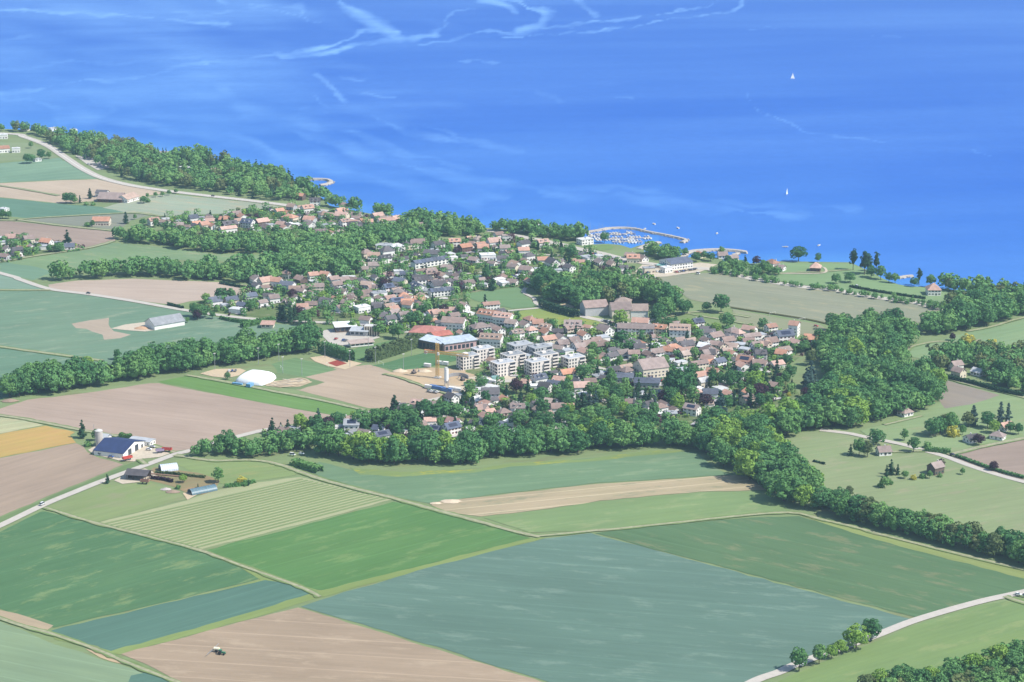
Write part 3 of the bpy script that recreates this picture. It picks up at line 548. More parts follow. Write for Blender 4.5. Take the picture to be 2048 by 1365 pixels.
def rect(cx, cy, L, W, z=0): return [(-L / 2, -W / 2, z), (L / 2, -W / 2, z), (L / 2, W / 2, z), (-L / 2, W / 2, z)]
WINM = [GLASS, WHITE]
def house(px, py, rk, L, W, h, rot, kind='gable', wall=WHITE, wname='white', name='house', cat='house', group='houses of the village', desc=None,
          solar=False, dormers=0, chim=True, pitch=.62, wins=True, item=True, adj=''):
    """rk roof colour letter; L along the ridge, W across"""
    x, y = P(px, py); TAKEN.append((x, y, max(L, W) * .5))
    root = empty(name, x, y, .3, rot); ex = .55; rh = W / 2 * pitch
    wb = MB(); wb.box(0, 0, -.6, L, W, h + .6)
    rm = ROOF[rk]; rb = MB()
    if kind == 'gable':
        for s in (-1, 1):
            wb.poly([(s * L / 2, -W / 2 * s, h), (s * L / 2, W / 2 * s, h), (s * L / 2, 0, h + rh)])
        e = .6; he = h - e * pitch; l2 = L / 2 + ex
        for s in (-1, 1):
            pts = [(-l2 * s, -s * (W / 2 + e), he + .28), (l2 * s, -s * (W / 2 + e), he + .28), (l2 * s, 0, h + rh + .28), (-l2 * s, 0, h + rh + .28)]
            rb.slab(pts, .25)
    elif kind == 'hip':
        e = .6; l2, w2 = L / 2 + e, W / 2 + e; z0 = h - .05; z1 = h + w2 * pitch; r = max(.4, l2 - w2)
        rb.slab(rect(0, 0, 2 * l2, 2 * w2, z0), .18)
        rb.poly([(-l2, -w2, z0), (l2, -w2, z0), (r, 0, z1), (-r, 0, z1)]); rb.poly([(l2, w2, z0), (-l2, w2, z0), (-r, 0, z1), (r, 0, z1)])
        rb.poly([(l2, -w2, z0), (l2, w2, z0), (r, 0, z1)]); rb.poly([(-l2, w2, z0), (-l2, -w2, z0), (-r, 0, z1)])
    else:
        z1 = h; rb.box(0, 0, h, L + .5, W + .5, .35)
        rb.box(L * .15, W * .1, h + .35, L * .18, W * .25, .9)
        rh = 0
    wb.build('wall', wall, root); ro = rb.build('roof', rm, root)
    if chim and kind != 'flat':
        cb = MB(); cx = L * random.uniform(-.25, .3); cy = W * .12; zz = h + rh * .72
        cb.box(cx, cy, zz - .6, .8, .8, 2.1); cb.box(cx, cy, zz + 1.5, 1.0, 1.0, .15); cb.build('chimney', CONC, ro)
    if solar and kind != 'flat':
        sb = MB(); sg = -1 if math.cos(rot) > 0 else 1
        y0, y1 = sg * W * .42, sg * W * .12; z = lambda yy: h + rh * (1 - abs(yy) / (W / 2)) + .36
        sb.slab([(-L * .3, y0, z(y0)), (L * .3, y0, z(y0)), (L * .3, y1, z(y1)), (-L * .3, y1, z(y1))], .06); sb.build('solar_panel', PANEL, ro)
    for k in range(dormers):
        db = MB(); dx = -L / 2 + L * (k + .7) / (dormers + .4); sg = -1; yy = sg * W * .30; zz = h + rh * .30
        db.box(dx, yy, zz, 1.5, 1.8, 1.5, 0, 0); db.slab([(dx - 1, yy - 1.2, zz + 1.5), (dx + 1, yy - 1.2, zz + 1.5), (dx + 1, yy + 1.2, zz + 1.9), (dx - 1, yy + 1.2, zz + 1.9)], .15, 1)
        db.box(dx, yy - .92, zz + .35, .9, .06, .8, 0, 2); db.build('dormer', [wall, rm, GLASS], ro)
    if wins:
        b = MB(); fl = max(1, int(h // 2.7))
        for f in range(fl):
            z0 = .9 + f * 2.75
            n = max(2, int(L / 3.0))
            for k in range(n):
                xx = -L / 2 + L * (k + .5) / n
                for s in (-1, 1):
                    if f == 0 and k == n // 2: b.box(xx, s * W / 2, .3, 1.0, .14, 2.0, 0, 0)
                    else: b.box(xx, s * W / 2, z0 + .1, .95, .12, 1.15, 0, 0)
                    if random.random() < .7: b.box(xx - .8, s * (W / 2 + .03), z0, .42, .08, 1.35, 0, 1); b.box(xx + .8, s * (W / 2 + .03), z0, .42, .08, 1.35, 0, 1)
            for k in range(max(1, int(W / 3.4))):
                yy = -W / 2 + W * (k + .5) / max(1, int(W / 3.4))
                for s in (-1, 1): b.box(s * L / 2, yy, z0, .12, 1.2, 1.4, 0, 0)
        if kind == 'gable' and rh > 2:
            for s in (-1, 1): b.box(s * L / 2, 0, h + .3, .12, 1.2, 1.2, 0, 0)
        tag(b.build('windows', [GLASS, SHUT[random.randrange(len(SHUT))]], root), kind='stuff')
    if item:
        add_item(root, desc or ('%s%s %s with %s' % (adj, wname, cat, RNAME[rk])), px, py, cat, group)
    return root
SHUT = [paint('shutter_brown', (.14, .09, .06)), paint('shutter_green', (.09, .15, .10)), paint('shutter_grey', (.25, .26, .27)), paint('shutter_red', (.28, .08, .06))]

# ---- the houses one by one: frame origin and zoom, then x y roof size(px of the zoomed view)[flags]
HS = [((400, 280, 4), """85 650 b 70|185 655 t 70|290 630 b 60|35 715 t 80|225 745 t 140 l|235 710 d 130|385 700 n 110|495 690 t 110|530 718 b 80|635 590 t 70|735 570 c 60|800 480 t 80|860 580 t 100|650 695 t 80|720 655 t 120|880 672 t 100|880 712 b 110|990 632 c 70|1150 560 b 70|1135 605 t 100|1135 640 t 110|1160 690 t 90|1250 620 b 70|1310 665 t 80|1420 640 t 100|1490 680 t 140 l|1240 712 d 110|1250 745 d 90|1110 765 b 80|970 780 b 90|1570 650 t 60|1780 700 b 60|1890 710 b 90|920 525 d 80|1780 735 w 50 f|1330 945 b 90|1390 965 c 90|1470 880 g 130 f|1570 885 w 130 f|1495 925 d 110|1480 985 d 100|1740 865 b 110|1650 875 d 80|1860 945 d 130|1270 1030 b 100|1390 1040 b 80|1590 1090 w 70 f|1970 1070 b 90|450 1150 b 100|525 1170 t 120|610 1170 t 100|690 1110 b 60|805 1155 t 100|905 1120 t 80|1000 1120 t 80|1070 1155 b 80|1150 1145 b 70|1225 1140 b 60|1285 1175 d 100|1095 1200 b 70|700 1200 n 120|850 1205 b 90|945 1215 b 90|1380 1205 b 90|1500 1125 b 60|1600 1170 n 110|1650 1115 n 90|1760 1155 d 110|1855 1110 b 90|1740 1215 n 130 s|1940 1185 b 100|120 1330 n 110|250 1320 n 110|400 1290 n 110|340 1345 n 60|590 1305 b 70|710 1330 b 100|1155 1260 b 80|1220 1290 b 90|1320 1270 b 70|1430 1265 g 130 fl|1590 1260 b 70|1505 1220 n 80 s|1010 1330 d 110|890 1340 b 90|1180 1350 b 100|1420 1345 d 90|1575 1330 n 110 s|1660 1345 t 90|1750 1300 t 80"""),
 ((850, 380, 4), """235 450 t 90|320 495 t 110|370 410 t 80|430 430 c 80|440 460 t 90|550 450 t 110|465 500 t 80|660 405 c 80 f|670 520 t 80|790 465 d 100|940 455 t 100|105 470 d 100|390 580 b 50|500 555 w 120 f|620 590 d 80|830 565 d 90|1020 620 d 110|985 685 b 80|810 675 b 110|700 652 b 60|620 720 b 70|700 760 b 70|865 705 b 80|1095 600 b 70|1155 660 d 90|1300 575 g 110 f|1240 550 d 70|1490 615 b 80|1400 600 b 80|1280 433 w 120 fW|1665 580 t 90|1745 570 b 60|1640 545 b 70|1900 625 k 90 f|1790 665 g 90 f|1930 660 w 80 f|180 665 b 80|285 695 d 80|345 790 b 100|110 800 d 120|50 690 b 80|60 760 b 90|880 315 t 40|80 300 b 80|525 960 t 140 l|60 1025 t 80|145 1005 t 70|235 990 t 70|310 975 t 70|440 1140 b 160 h|690 1110 c 100|840 1080 t 100|900 1110 t 60|590 1165 t 90|735 1190 c 110|850 1165 t 80|965 1145 c 100|985 1240 t 120|1060 1180 d 80|1185 1150 b 150 l|1270 1205 t 90|1100 1275 b 90|1440 1165 b 130|1220 1290 b 90|1400 1290 b 140 l|1880 1150 t 120|1715 850 t 70|1630 1275 d 60|1715 1310 d 80|520 1265 b 0"""),
 ((1250, 380, 4), """580 1100 n 70 s|720 1215 b 130|860 1175 b 120 h|905 1190 t 80|1010 1215 b 150 l|1165 1140 t 70|1160 1260 b 120|490 1285 d 120|380 1310 t 140 l|490 1335 t 140 l|670 1330 b 140|820 1250 b 110 l|770 1290 b 60|1110 1285 b 70|1080 1350 d 70|1180 620 t 100 h|1240 645 b 80|600 540 t 60|780 545 b 60|860 580 b 60|250 1345 b 110"""),
 ((1050, 580, 4.97), """380 590 b 110|620 600 b 100|540 625 b 90|1040 580 d 80|1090 600 d 60|1160 635 c 80 f|860 715 d 90|1080 690 b 100|1230 700 b 90|1430 660 t 120|1600 700 c 110|1725 790 b 190 l|1820 690 b 150|880 855 d 120 l|1010 865 b 130 h|420 885 t 160 l|730 885 g 110 f|140 935 n 150 s|290 970 n 140|560 1020 t 150|520 950 d 80|1865 870 t 110|1710 1055 t 80|1770 965 w 40|1840 1085 n 130|1310 1070 n 80|1020 1150 b 100|1120 1155 d 70|1345 1225 b 80|1240 1200 d 80|1660 1240 b 160 s|1450 1260 g 70 f|320 1230 b 100|320 1310 s 150 f|120 1195 d 100|340 1180 g 110 f|200 1020 d 90|2020 1095 t 80|700 560 b 90|480 560 b 100"""),
 ((1400, 580, 4.97), """450 760 t 170 s|600 690 d 80|810 690 t 70|575 785 b 70|715 1010 b 70|470 1140 b 60|340 1325 b 80|160 600 b 90|90 690 d 100|190 770 n 90|60 560 b 90|560 610 b 70|640 600 c 80|40 620 w 70"""),
 ((700, 560, 4.97), """860 385 t 80|925 355 t 80|100 65 b 90|235 110 b 70|160 180 b 70|20 225 t 80|270 180 g 140 fl|470 250 n 120|580 295 t 100|430 325 t 110|690 220 t 80|535 190 t 60|290 300 d 90|320 390 d 110|535 400 b 100|120 320 w 150 f|400 440 d 60|440 355 b 70|490 1330 d 90|680 1290 t 150|830 1275 b 130|1010 1230 d 80|1260 1225 w 70|1395 1185 d 160|1540 1225 t 100|1300 1310 b 70|1650 1325 b 80|1910 1290 b 110"""),
 ((350, 760, 4), """1150 405 d 110|1120 465 b 100|850 435 b 50|1380 345 b 70|1635 420 n 100|1650 490 n 140 s|1955 390 b 100|1640 330 w 30"""),
 ((800, 740, 4), """430 445 r 120|290 500 n 110 s|410 510 n 140 s|690 480 n 120 s|800 470 n 60|885 465 w 80 f|930 415 d 110|940 350 b 100|830 365 b 70|1110 305 b 90|1270 350 b 90|620 265 w 50|650 330 b 70"""),
 ((0, 200, 4), """100 1140 t 100|230 1150 b 90|375 1175 t 100|555 1195 n 80|140 1240 d 90|60 1215 b 60|40 1275 b 60|20 1125 w 60 f|200 245 t 70|425 245 w 70 f|590 258 w 50 f|430 335 b 60|30 420 t 90|815 1000 t 120|1230 1000 t 90|1330 975 w 50 f|1545 980 n 80|1570 1010 t 70|1430 1020 b 70|1490 575 w 100 f|1710 600 b 50|30 890 w 60 f|20 310 w 80 f|130 420 w 60 f|300 490 w 40 f"""),
 ((1600, 820, 4.136), """690 370 b 80|1120 525 b 90|1635 240 b 120|1700 165 t 70|1415 265 d 50"""),
 ((1640, 620, 4.875), """1350 655 b 120|1540 635 w 50|830 1030 b 60|1325 590 b 50""")]
def build_houses():
    n = 0
    for (ox, oy, sc_), txt in HS:
        for e in txt.split('|'):
            q = e.split(); x, y, k, wz = float(q[0]), float(q[1]), q[2], float(q[3]); fl = q[4] if len(q) > 4 else ''
            if wz == 0: continue
            px, py = ox + x / sc_, oy + y / sc_; wm = wz / sc_ / scl(py)
            flat = 'f' in fl
            rot = random.choice([.56, .56, -.45, -1.0, .1]) + random.uniform(-.12, .12)
            if 'l' in fl: rot = random.choice([.5, .35]) + random.uniform(-.05, .05)
            c = abs(math.cos(rot)); s_ = abs(math.sin(rot))
            L = max(9.5, 1.12 * wm / (c + .7 * s_)); W = min(15, max(8, L * .74))
            if 'l' in fl: L = wm * .95; W = min(13, max(8, L * .48))
            storeys = 2 if (L > 11 or random.random() < .35) else 1
            h = 2.7 + 2.3 * (storeys - 1) + random.uniform(0, .5)
            if py > 640 and 950 < px < 1650 and py < 760 and not flat: h = max(h, 5.4)
            wl, wn = random.choices([(WHITE, 'white'), (CREAM, 'cream'), (GREYW, 'grey'), (TIMBER, 'timber')], [.68, .2, .07, .05])[0]
            if flat and k == 'w': wl, wn = WHITE, 'white'
            kd = 'flat' if flat else ('hip' if 'h' in fl or random.random() < .12 else 'gable')
            big = 'long ' if L > 19 else ('small ' if L < 9.5 else ('flat topped ' if flat and k == 'w' else ''))
            nm = {'gable': 'house', 'hip': 'house', 'flat': 'house'}[kd]
            house(px, py, k, L, W, h, rot, kd, wl, wn, 'house', 'house', adj=big, solar='s' in fl, dormers=random.choice([0, 0, 0, 2]) if kd == 'gable' and L > 10 else 0,
                  pitch=random.uniform(.55, .78) if L < 15 else .5)
            n += 1
    return n
NH = build_houses(); print('houses', NH)

# ---- buildings that stand out
def big(px, py, rk, wpx, W, h, m, desc, kind='gable', wall=WHITE, name='farmhouse', cat='building', **kw):
    rot = gang(px, py, m); L = wpx / scl(py) / max(.5, abs(math.cos(rot)))
    return house(px, py, rk, L, W, h, rot, kind, wall, '', name, cat, kw.pop('group', None), desc, pitch=kw.pop('pitch', .55), **kw)
big(908, 659, 'b', 44, 13, 7.5, .06, 'long brown roofed barn with a white gable facing the pitches', name='barn', cat='barn', group=None)
big(225, 402, 'b', 50, 21, 3.6, .03, 'large brown roofed farmhouse alone among the far fields', wall=TIMBER, cat='farm')
big(256, 402, 'c', 20, 15, 3.8, -.3, 'tan roofed farm wing right of the lone far farm', cat='farm')
big(205, 394, 'd', 22, 10, 5, .05, 'dark roofed farm shed behind the lone far farm', name='shed', cat='shed', chim=False)
bo = big(330, 652, 'g', 54, 18, 4, -.17, 'long grey roofed barn with a dark gable among green fields', wall=WHITE, name='barn', cat='barn', chim=False, wins=False)
big(1188, 628, 'b', 46, 17, 8, -.07, 'left brown roofed wing of the big manor farm', wall=GREYW, name='barn', cat='farm', chim=False, wins=False)
big(1240, 633, 'b', 40, 18, 8, -.04, 'middle brown roofed wing of the big manor farm', wall=CREAM, name='barn', cat='farm', chim=False, wins=False)
big(1278, 633, 'c', 34, 16, 7, .0, 'right tan roofed wing of the big manor farm', name='barn', cat='farm', chim=False, wins=False)
big(1246, 616, 'c', 30, 12, 6.5, .05, 'tan roofed manor house behind the big manor farm wings', 'hip', CREAM, 'manor_house', 'house')
big(980, 645, 't', 40, 12, 8, .15, 'orange roofed row behind the old barn by the meadow', cat='row of houses', name='terrace_row', dormers=4)
big(1007, 650, 't', 34, 12, 8, .1, 'orange roofed row on the edge of the buttercup meadow', cat='row of houses', name='terrace_row', dormers=4)
big(983, 693, 'c', 42, 12, 8, .06, 'tan roofed terrace with four gables beside the blue halls', cat='row of houses', name='terrace_row', dormers=4)
big(1146, 664, 'b', 34, 13, 7, .02, 'timber sided house with a red brown roof below the meadow', wall=TIMBER, cat='house', name='house', dormers=3)
big(1272, 667, 'b', 72, 11, 5.5, .03, 'very long brown roofed row below the manor farm', cat='row of houses', name='terrace_row')
big(1281, 656, 't', 32, 11, 6, .05, 'orange and brown roofed house behind the very long row', cat='house', name='house')
big(1360, 676, 'c', 40, 14, 8.5, .04, 'tan roofed block with dormers and white gable in the old village', dormers=5, cat='building', name='village_block')
big(1301, 750, 'b', 52, 20, 8, -.12, 'huge old barn with brown roof and tan stone gable', wall=CREAM, name='barn', cat='barn', pitch=.6)
big(1246, 762, 'n', 40, 16, 4.5, .03, 'left of the two grey solar roofed halls', 'hip', GREYW, 'hall', 'hall', pitch=.22, chim=False)
big(1294, 772, 'n', 50, 16, 4.5, .03, 'right of the two grey solar roofed halls', 'hip', GREYW, 'hall', 'hall', pitch=.22, chim=False)
big(1352, 534, 'n', 44, 24, 6, -.12, 'big dark blue roofed boat hall by the small harbour', wall=WHITE, name='boat_hall', cat='hall', pitch=.25, chim=False)
big(1631, 542, 't', 20, 12, 4, .05, 'low red roofed pavilion on the lakeside lawn', 'hip', TIMBER, 'pavilion', 'pavilion', pitch=.7)
big(1866, 589, 't', 26, 14, 5.5, .0, 'villa with pink hipped roof on the lakeside lawn', 'hip', WHITE, 'villa', 'villa', pitch=.7)
big(1588, 672, 't', 17, 10, 10.5, .1, 'white tower house with orange roof at the village end', name='tower_house', cat='house')
big(1568, 682, 'n', 32, 13, 6, -.08, 'low white wing with solar roof beside the tower house', solar=True, cat='house', name='house')
big(1622, 690, 't', 26, 12, 6, .08, 'orange roofed house by the wood at the village end', cat='house', name='house')
big(704, 863, 'g', 30, 11, 6.5, .0, 'white two storey house with grey roof and long balconies', cat='house', name='house', solar=True)
big(798, 831, 'd', 22, 10, 5.5, .2, 'dark roofed white house at the corner of the field beside a fir', cat='house', name='house')
big(1525, 734, 'b', 16, 9, 3, .1, 'small brown roofed outbuilding below the solar roofed house', cat='shed', name='shed')
# dark blue roofed farm, shed, silo
FB = big(240, 901, 'v', 62, 33, 3.4, .12, 'large farm barn with dark blue roof and white gable', name='barn', cat='barn', pitch=.27, chim=False, wins=False)
for yy, ww, hh in ((-7, 4.5, 4.2), (3, 4.5, 4.6), (11, 2, 2.4)): _m = MB(); _m.box(12.4, yy, 0, .3, ww, hh); _m.build('door', GLASS, FB)
big(212, 890, 'g', 14, 8, 6, .1, 'narrow white farm annex beside the grey silo', cat='farm', name='farm_annex', chim=False)
big(285, 888, 'g', 44, 8, 3.2, .14, 'low grey roofed lean-to behind the blue roofed barn', cat='shed', name='shed', chim=False, pitch=.2)
def shed():
    x, y = P(278, 957); r = empty('open_shed', x, y, .3, gang(278, 957, .08))
    b = MB(); 
    for i in (-1, -.33, .33, 1):
        for j in (-1, 1): b2 = MB(); b2.box(i * 7, j * 5, 0, .35, .35, 4.2); b2.build('post', TIMBER, r)
    b.box(0, 4.8, 0, 14, .2, 4.2); b.box(-7, 1, 0, .2, 8, 4.2); b.build('wall', TIMBER, r)
    rb = MB(); 
    rb.slab([(-8.6, -6.5, 3.9), (8.6, -6.5, 3.9), (8.6, 0, 6.6), (-8.6, 0, 6.6)], .3); rb.slab([(8.6, 6.5, 3.9), (-8.6, 6.5, 3.9), (-8.6, 0, 6.6), (8.6, 0, 6.6)], .3)
    rb.build('roof', ROOF['d'], r); tag(r, 'open timber shed with dark hipped roof beside the country road', 'shed'); TAKEN.append((x, y, 10))
shed()
def silo():
    x, y = P(199, 893); r = empty('farm_silo', x, y, .3)
    b = MB(); b.tube((0, 0, 0), (0, 0, 12), 2.8, k=20); b.build('tank', paint('silo_grey', (.46, .42, .38), .7, .1), r)
    b = MB(); b.tube((0, 0, 12), (0, 0, 13), 3.0, 1.0, k=20); b.build('cap', CONC, r)
    b = MB(); b.tube((-3.3, -.8, 0), (-3.3, -.8, 17), .18, k=5); b.build('pipe', METAL, r)
    tag(r, 'tall grey silo at the corner of the blue roofed farm', 'silo')
silo()
def tunnel(px, py, wpx, m, w, mat, lab, name, cat):
    x, y = P(px, py); rot = gang(px, py, m); L = wpx / scl(py) / abs(math.cos(rot)); r = empty(name, x, y, .3, rot); V = []; F = []
    k = 9; secs = 9
    for s in range(secs):
        for i in range(k + 1):
            t = math.pi * i / k; V.append((-L / 2 + L * s / (secs - 1), -w / 2 * math.cos(t), w * .42 * math.sin(t)))
    for s in range(secs - 1):
        for i in range(k): a = s * (k + 1) + i; F.append((a, a + 1, a + k + 2, a + k + 1))
    mk('cover', V, F, mat, r)
    for s in range(secs):
        b = MB(); xx = -L / 2 + L * s / (secs - 1)
        for i in range(k):
            t0, t1 = math.pi * i / k, math.pi * (i + 1) / k
            b.tube((xx, -w / 2 * 1.02 * math.cos(t0), w * .43 * math.sin(t0)), (xx, -w / 2 * 1.02 * math.cos(t1), w * .43 * math.sin(t1)), .07, k=4)
        b.build('hoop', METAL, r)
    b = MB(); b.poly([(L / 2 - .3, -w / 2 * math.cos(math.pi * i / k), w * .42 * math.sin(math.pi * i / k)) for i in range(k + 1)]); b.build('end_wall', mat, r)
    tag(r, lab, cat); TAKEN.append((x, y, L / 2))
tunnel(405, 984, 46, -.20, 8, paint('green_blue_film', (.10, .17, .20), .4, .15), 'dark blue green polytunnel at the edge of the striped field', 'polytunnel', 'polytunnel')
tunnel(337, 940, 32, -.12, 10, paint('white_film', (.55, .60, .66), .3, .1), 'whitish greenhouse behind the vegetable plots', 'greenhouse', 'greenhouse')
# school with the red roofs, blue roofed halls
big(855, 670, 'r', 62, 24, 4.5, .05, 'large school building with a broad red hipped roof', 'hip', CREAM, 'school', 'school', pitch=.30)
big(880, 678, 'r', 34, 16, 4.5, -.14, 'red roofed school wing with an arcade', 'gable', CREAM, 'school_wing', 'school', pitch=.25, chim=False)
def slant(px, py, wpx, m, W, h, wall, lab, rk='u'):
    x, y = P(px, py); rot = gang(px, py, m); L = wpx / scl(py) / abs(math.cos(rot)); r = empty('sports_hall', x, y, .3, rot)
    b = MB(); b.box(0, 0, 0, L, W, h); b.build('wall', wall, r)
    b = MB(); b.slab([(-L / 2 - 1, -W / 2 - 1, h + .4), (L / 2 + 1, -W / 2 - 1, h + .4), (L / 2 + 1, W / 2 + 1, h + 1.8), (-L / 2 - 1, W / 2 + 1, h + 1.8)], .5); b.build('roof', ROOF[rk], r)
    for k in range(int(L / 4)):
        b = MB(); b.box(-L / 2 + 2 + k * 4, -W / 2 - .03, 1.2, 2.8, .12, h * .5); b.build('window', GLASS, r)
    tag(r, lab, 'sports hall'); TAKEN.append((x, y, L / 2))
slant(868, 697, 44, .20, 12, 7, TIMBER, 'left sports hall with pale blue roof meeting the other at a corner')
slant(914, 697, 62, -.14, 14, 7, paint('pink_wall', (.50, .33, .32)), 'right sports hall with pale blue roof and pink wall')
slant(690, 662, 40, -.06, 12, 5, TIMBER, 'long low pale roofed hall left of the school', 'w')
slant(720, 670, 34, .04, 10, 4, GREYW, 'low grey roofed hall in front of the pale roofed hall', 'g')
slant(722, 692, 44, -.10, 7, 3, WHITE, 'low white changing room building along the upper pitch', 'c')
slant(536, 655, 24, .02, 8, 3, CREAM, 'low orange roofed shelter above the tree belt', 't')
def ribbed():
    x, y = P(744, 670); r = empty('ribbed_hall', x, y, .3, gang(744, 670, .05)); b = MB(); b.box(0, 0, 0, 12, 8, 8); b.build('wall', TIMBER, r)
    for k in range(6): b = MB(); b.box(-5.5 + 2.2 * k, -4.4, 0, .9, .9, 8.6); b.build('column', CREAM, r)
    b = MB(); b.box(0, 0, 8.002, 12.6, 8.6, .4); b.build('roof', CONC, r); tag(r, 'small hall with tall pale columns left of the school trees', 'hall')
ribbed()
def terrace_row(px, py, wpx, m, n, rk, lab):
    x, y = P(px, py); rot = gang(px, py, m); L = wpx / scl(py) / abs(math.cos(rot)); r = empty('terrace_row', x, y, .3, rot); u = L / n
    b = MB(); b.box(0, 0, 0, L, 9, 5.5); b.build('wall', WHITE, r)
    for k in range(n):
        c = -L / 2 + u * (k + .5); b = MB(); b.slab([(c - u / 2 + .1, -5, 5.5), (c + u / 2 - .1, -5, 5.5), (c + u / 2 - .1, 0, 8), (c - u / 2 + .1, 0, 8)], .25)
        b.slab([(c + u / 2 - .1, 5, 5.5), (c - u / 2 + .1, 5, 5.5), (c - u / 2 + .1, 0, 8), (c + u / 2 - .1, 0, 8)], .25); b.build('roof', ROOF[rk], r)
        b = MB(); b.box(c, -4.53, 1, u * .5, .12, 1.4); b.box(c, -4.53, 3.6, u * .5, .12, 1.3); b.build('window', GLASS, r)
    tag(r, lab, 'row of houses'); TAKEN.append((x, y, L / 2))
terrace_row(860, 532, 66, -.16, 9, 'n', 'upper white terrace row with dark blue roofs')
terrace_row(882, 592, 46, -.10, 7, 'n', 'lower dark blue roofed terrace row')
terrace_row(882, 575, 42, -.12, 6, 'd', 'middle grey roofed terrace row')
terrace_row(845, 570, 36, -.1, 5, 'd', 'grey roofed terrace row left of the other rows')

# ---- the white apartment blocks
def flats(px, py, L, W, fl, lab, wall=paint('block_render', (.68, .62, .56), .8, .05), rot=.56, balc=(1, 1)):
    x, y = P(px, py); r = empty('apartment_block', x, y, .3, rot); h = fl * 2.75
    b = MB(); b.box(0, 0, 0, L, W, h); b.build('wall', wall, r)
    b = MB(); b.box(0, 0, h + .002, L + .4, W + .4, .5); b.box(0, 0, h + .505, L - 1, W - 1, .03, 0, 1); b.box(-L * .12, W * .1, h + .535, 3.5, 3.5, 1.3, 0, 0); b.box(L * .25, W * .1, h + .535, 1.5, 1.5, .7, 0, 1)
    b.build('roof', [wall, ROOF['g']], r)
    wm = WINMESH; 
    for f in range(fl):
        z = f * 2.75 + .8
        # the sunny front (local -y): windows left, long balcony on the right; the side (local -x): windows and a corner balcony
        n = int(L * .55 / 2.9)
        for k in range(n): inst('window', wm, r, (-L / 2 + 1.6 + k * 2.9, -W / 2, z))
        for k in range(2): inst('window', wm, r, (-L / 2, -W / 2 + W * (k + 1) / 3.2 + W * .2, z), math.pi / 2)
        for k in range(3): inst('window', wm, r, (L / 2, -W / 2 + W * (k + .5) / 3, z), math.pi / 2)
        for k in range(int(L / 3)): inst('window', wm, r, (-L / 2 + 1.5 + k * 3, W / 2, z))
        if balc[0]:
            bb = MB(); cx = L / 2 - L * .19; bb.box(cx, -W / 2 - .8, f * 2.75 - .2, L * .36, 1.6, .2); bb.box(cx, -W / 2 - 1.53, f * 2.75, L * .36, .14, 1.1); bb.box(L / 2 - L * .37 + .07, -W / 2 - .8, f * 2.75, .14, 1.45, 1.1); bb.box(cx, -W / 2 - .02, f * 2.75 + .1, L * .3, .1, 2.3, 0, 1)
            bb.build('balcony', [wall, GLASS], r)
        if balc[1]:
            bb = MB(); bb.box(-L / 2 - .7, -W / 2 + W * .2, f * 2.75 - .2, 1.4, W * .36, .2); bb.box(-L / 2 - 1.33, -W / 2 + W * .2, f * 2.75, .14, W * .36, 1.1); bb.box(-L / 2 - .02, -W / 2 + W * .2, f * 2.75 + .1, .1, W * .3, 2.3, 0, 1)
            bb.build('balcony', [wall, GLASS], r)
    tag(r, lab, 'apartment block', 'white apartment blocks beside the building site'); TAKEN.append((x, y, L * .6))
_w = MB(); _w.box(0, 0, 0, 1.4, .16, 1.5, 0, 0); _w.box(0, 0, -.12, 1.6, .3, .1, 0, 1)
_o = _w.build('window', [GLASS, WHITE], link=False); WINMESH = _o.data; bpy.data.objects.remove(_o)
flats(936, 736, 16, 11, 4, 'front left white apartment block right beside the sand of the building site')
flats(965, 722, 17, 11, 4, 'white apartment block directly behind the front left one')
flats(1006, 750, 18, 12, 4, 'white apartment block in the front centre with stacked corner balconies')
flats(1026, 734, 18, 12, 4, 'white apartment block behind the front centre one')
flats(1074, 747, 18, 12, 4, 'front right white apartment block with stacked corner balconies')
flats(1092, 733, 17, 12, 4, 'bright white apartment block behind the front right one')
flats(1146, 733, 17, 12, 3, 'separate white apartment block farthest to the right')
flats(1040, 707, 19, 13, 3, 'grey flat roofed block at the back left of the group', GREYW)
flats(1080, 712, 18, 12, 3, 'grey flat roofed block at the back right of the group', GREYW)

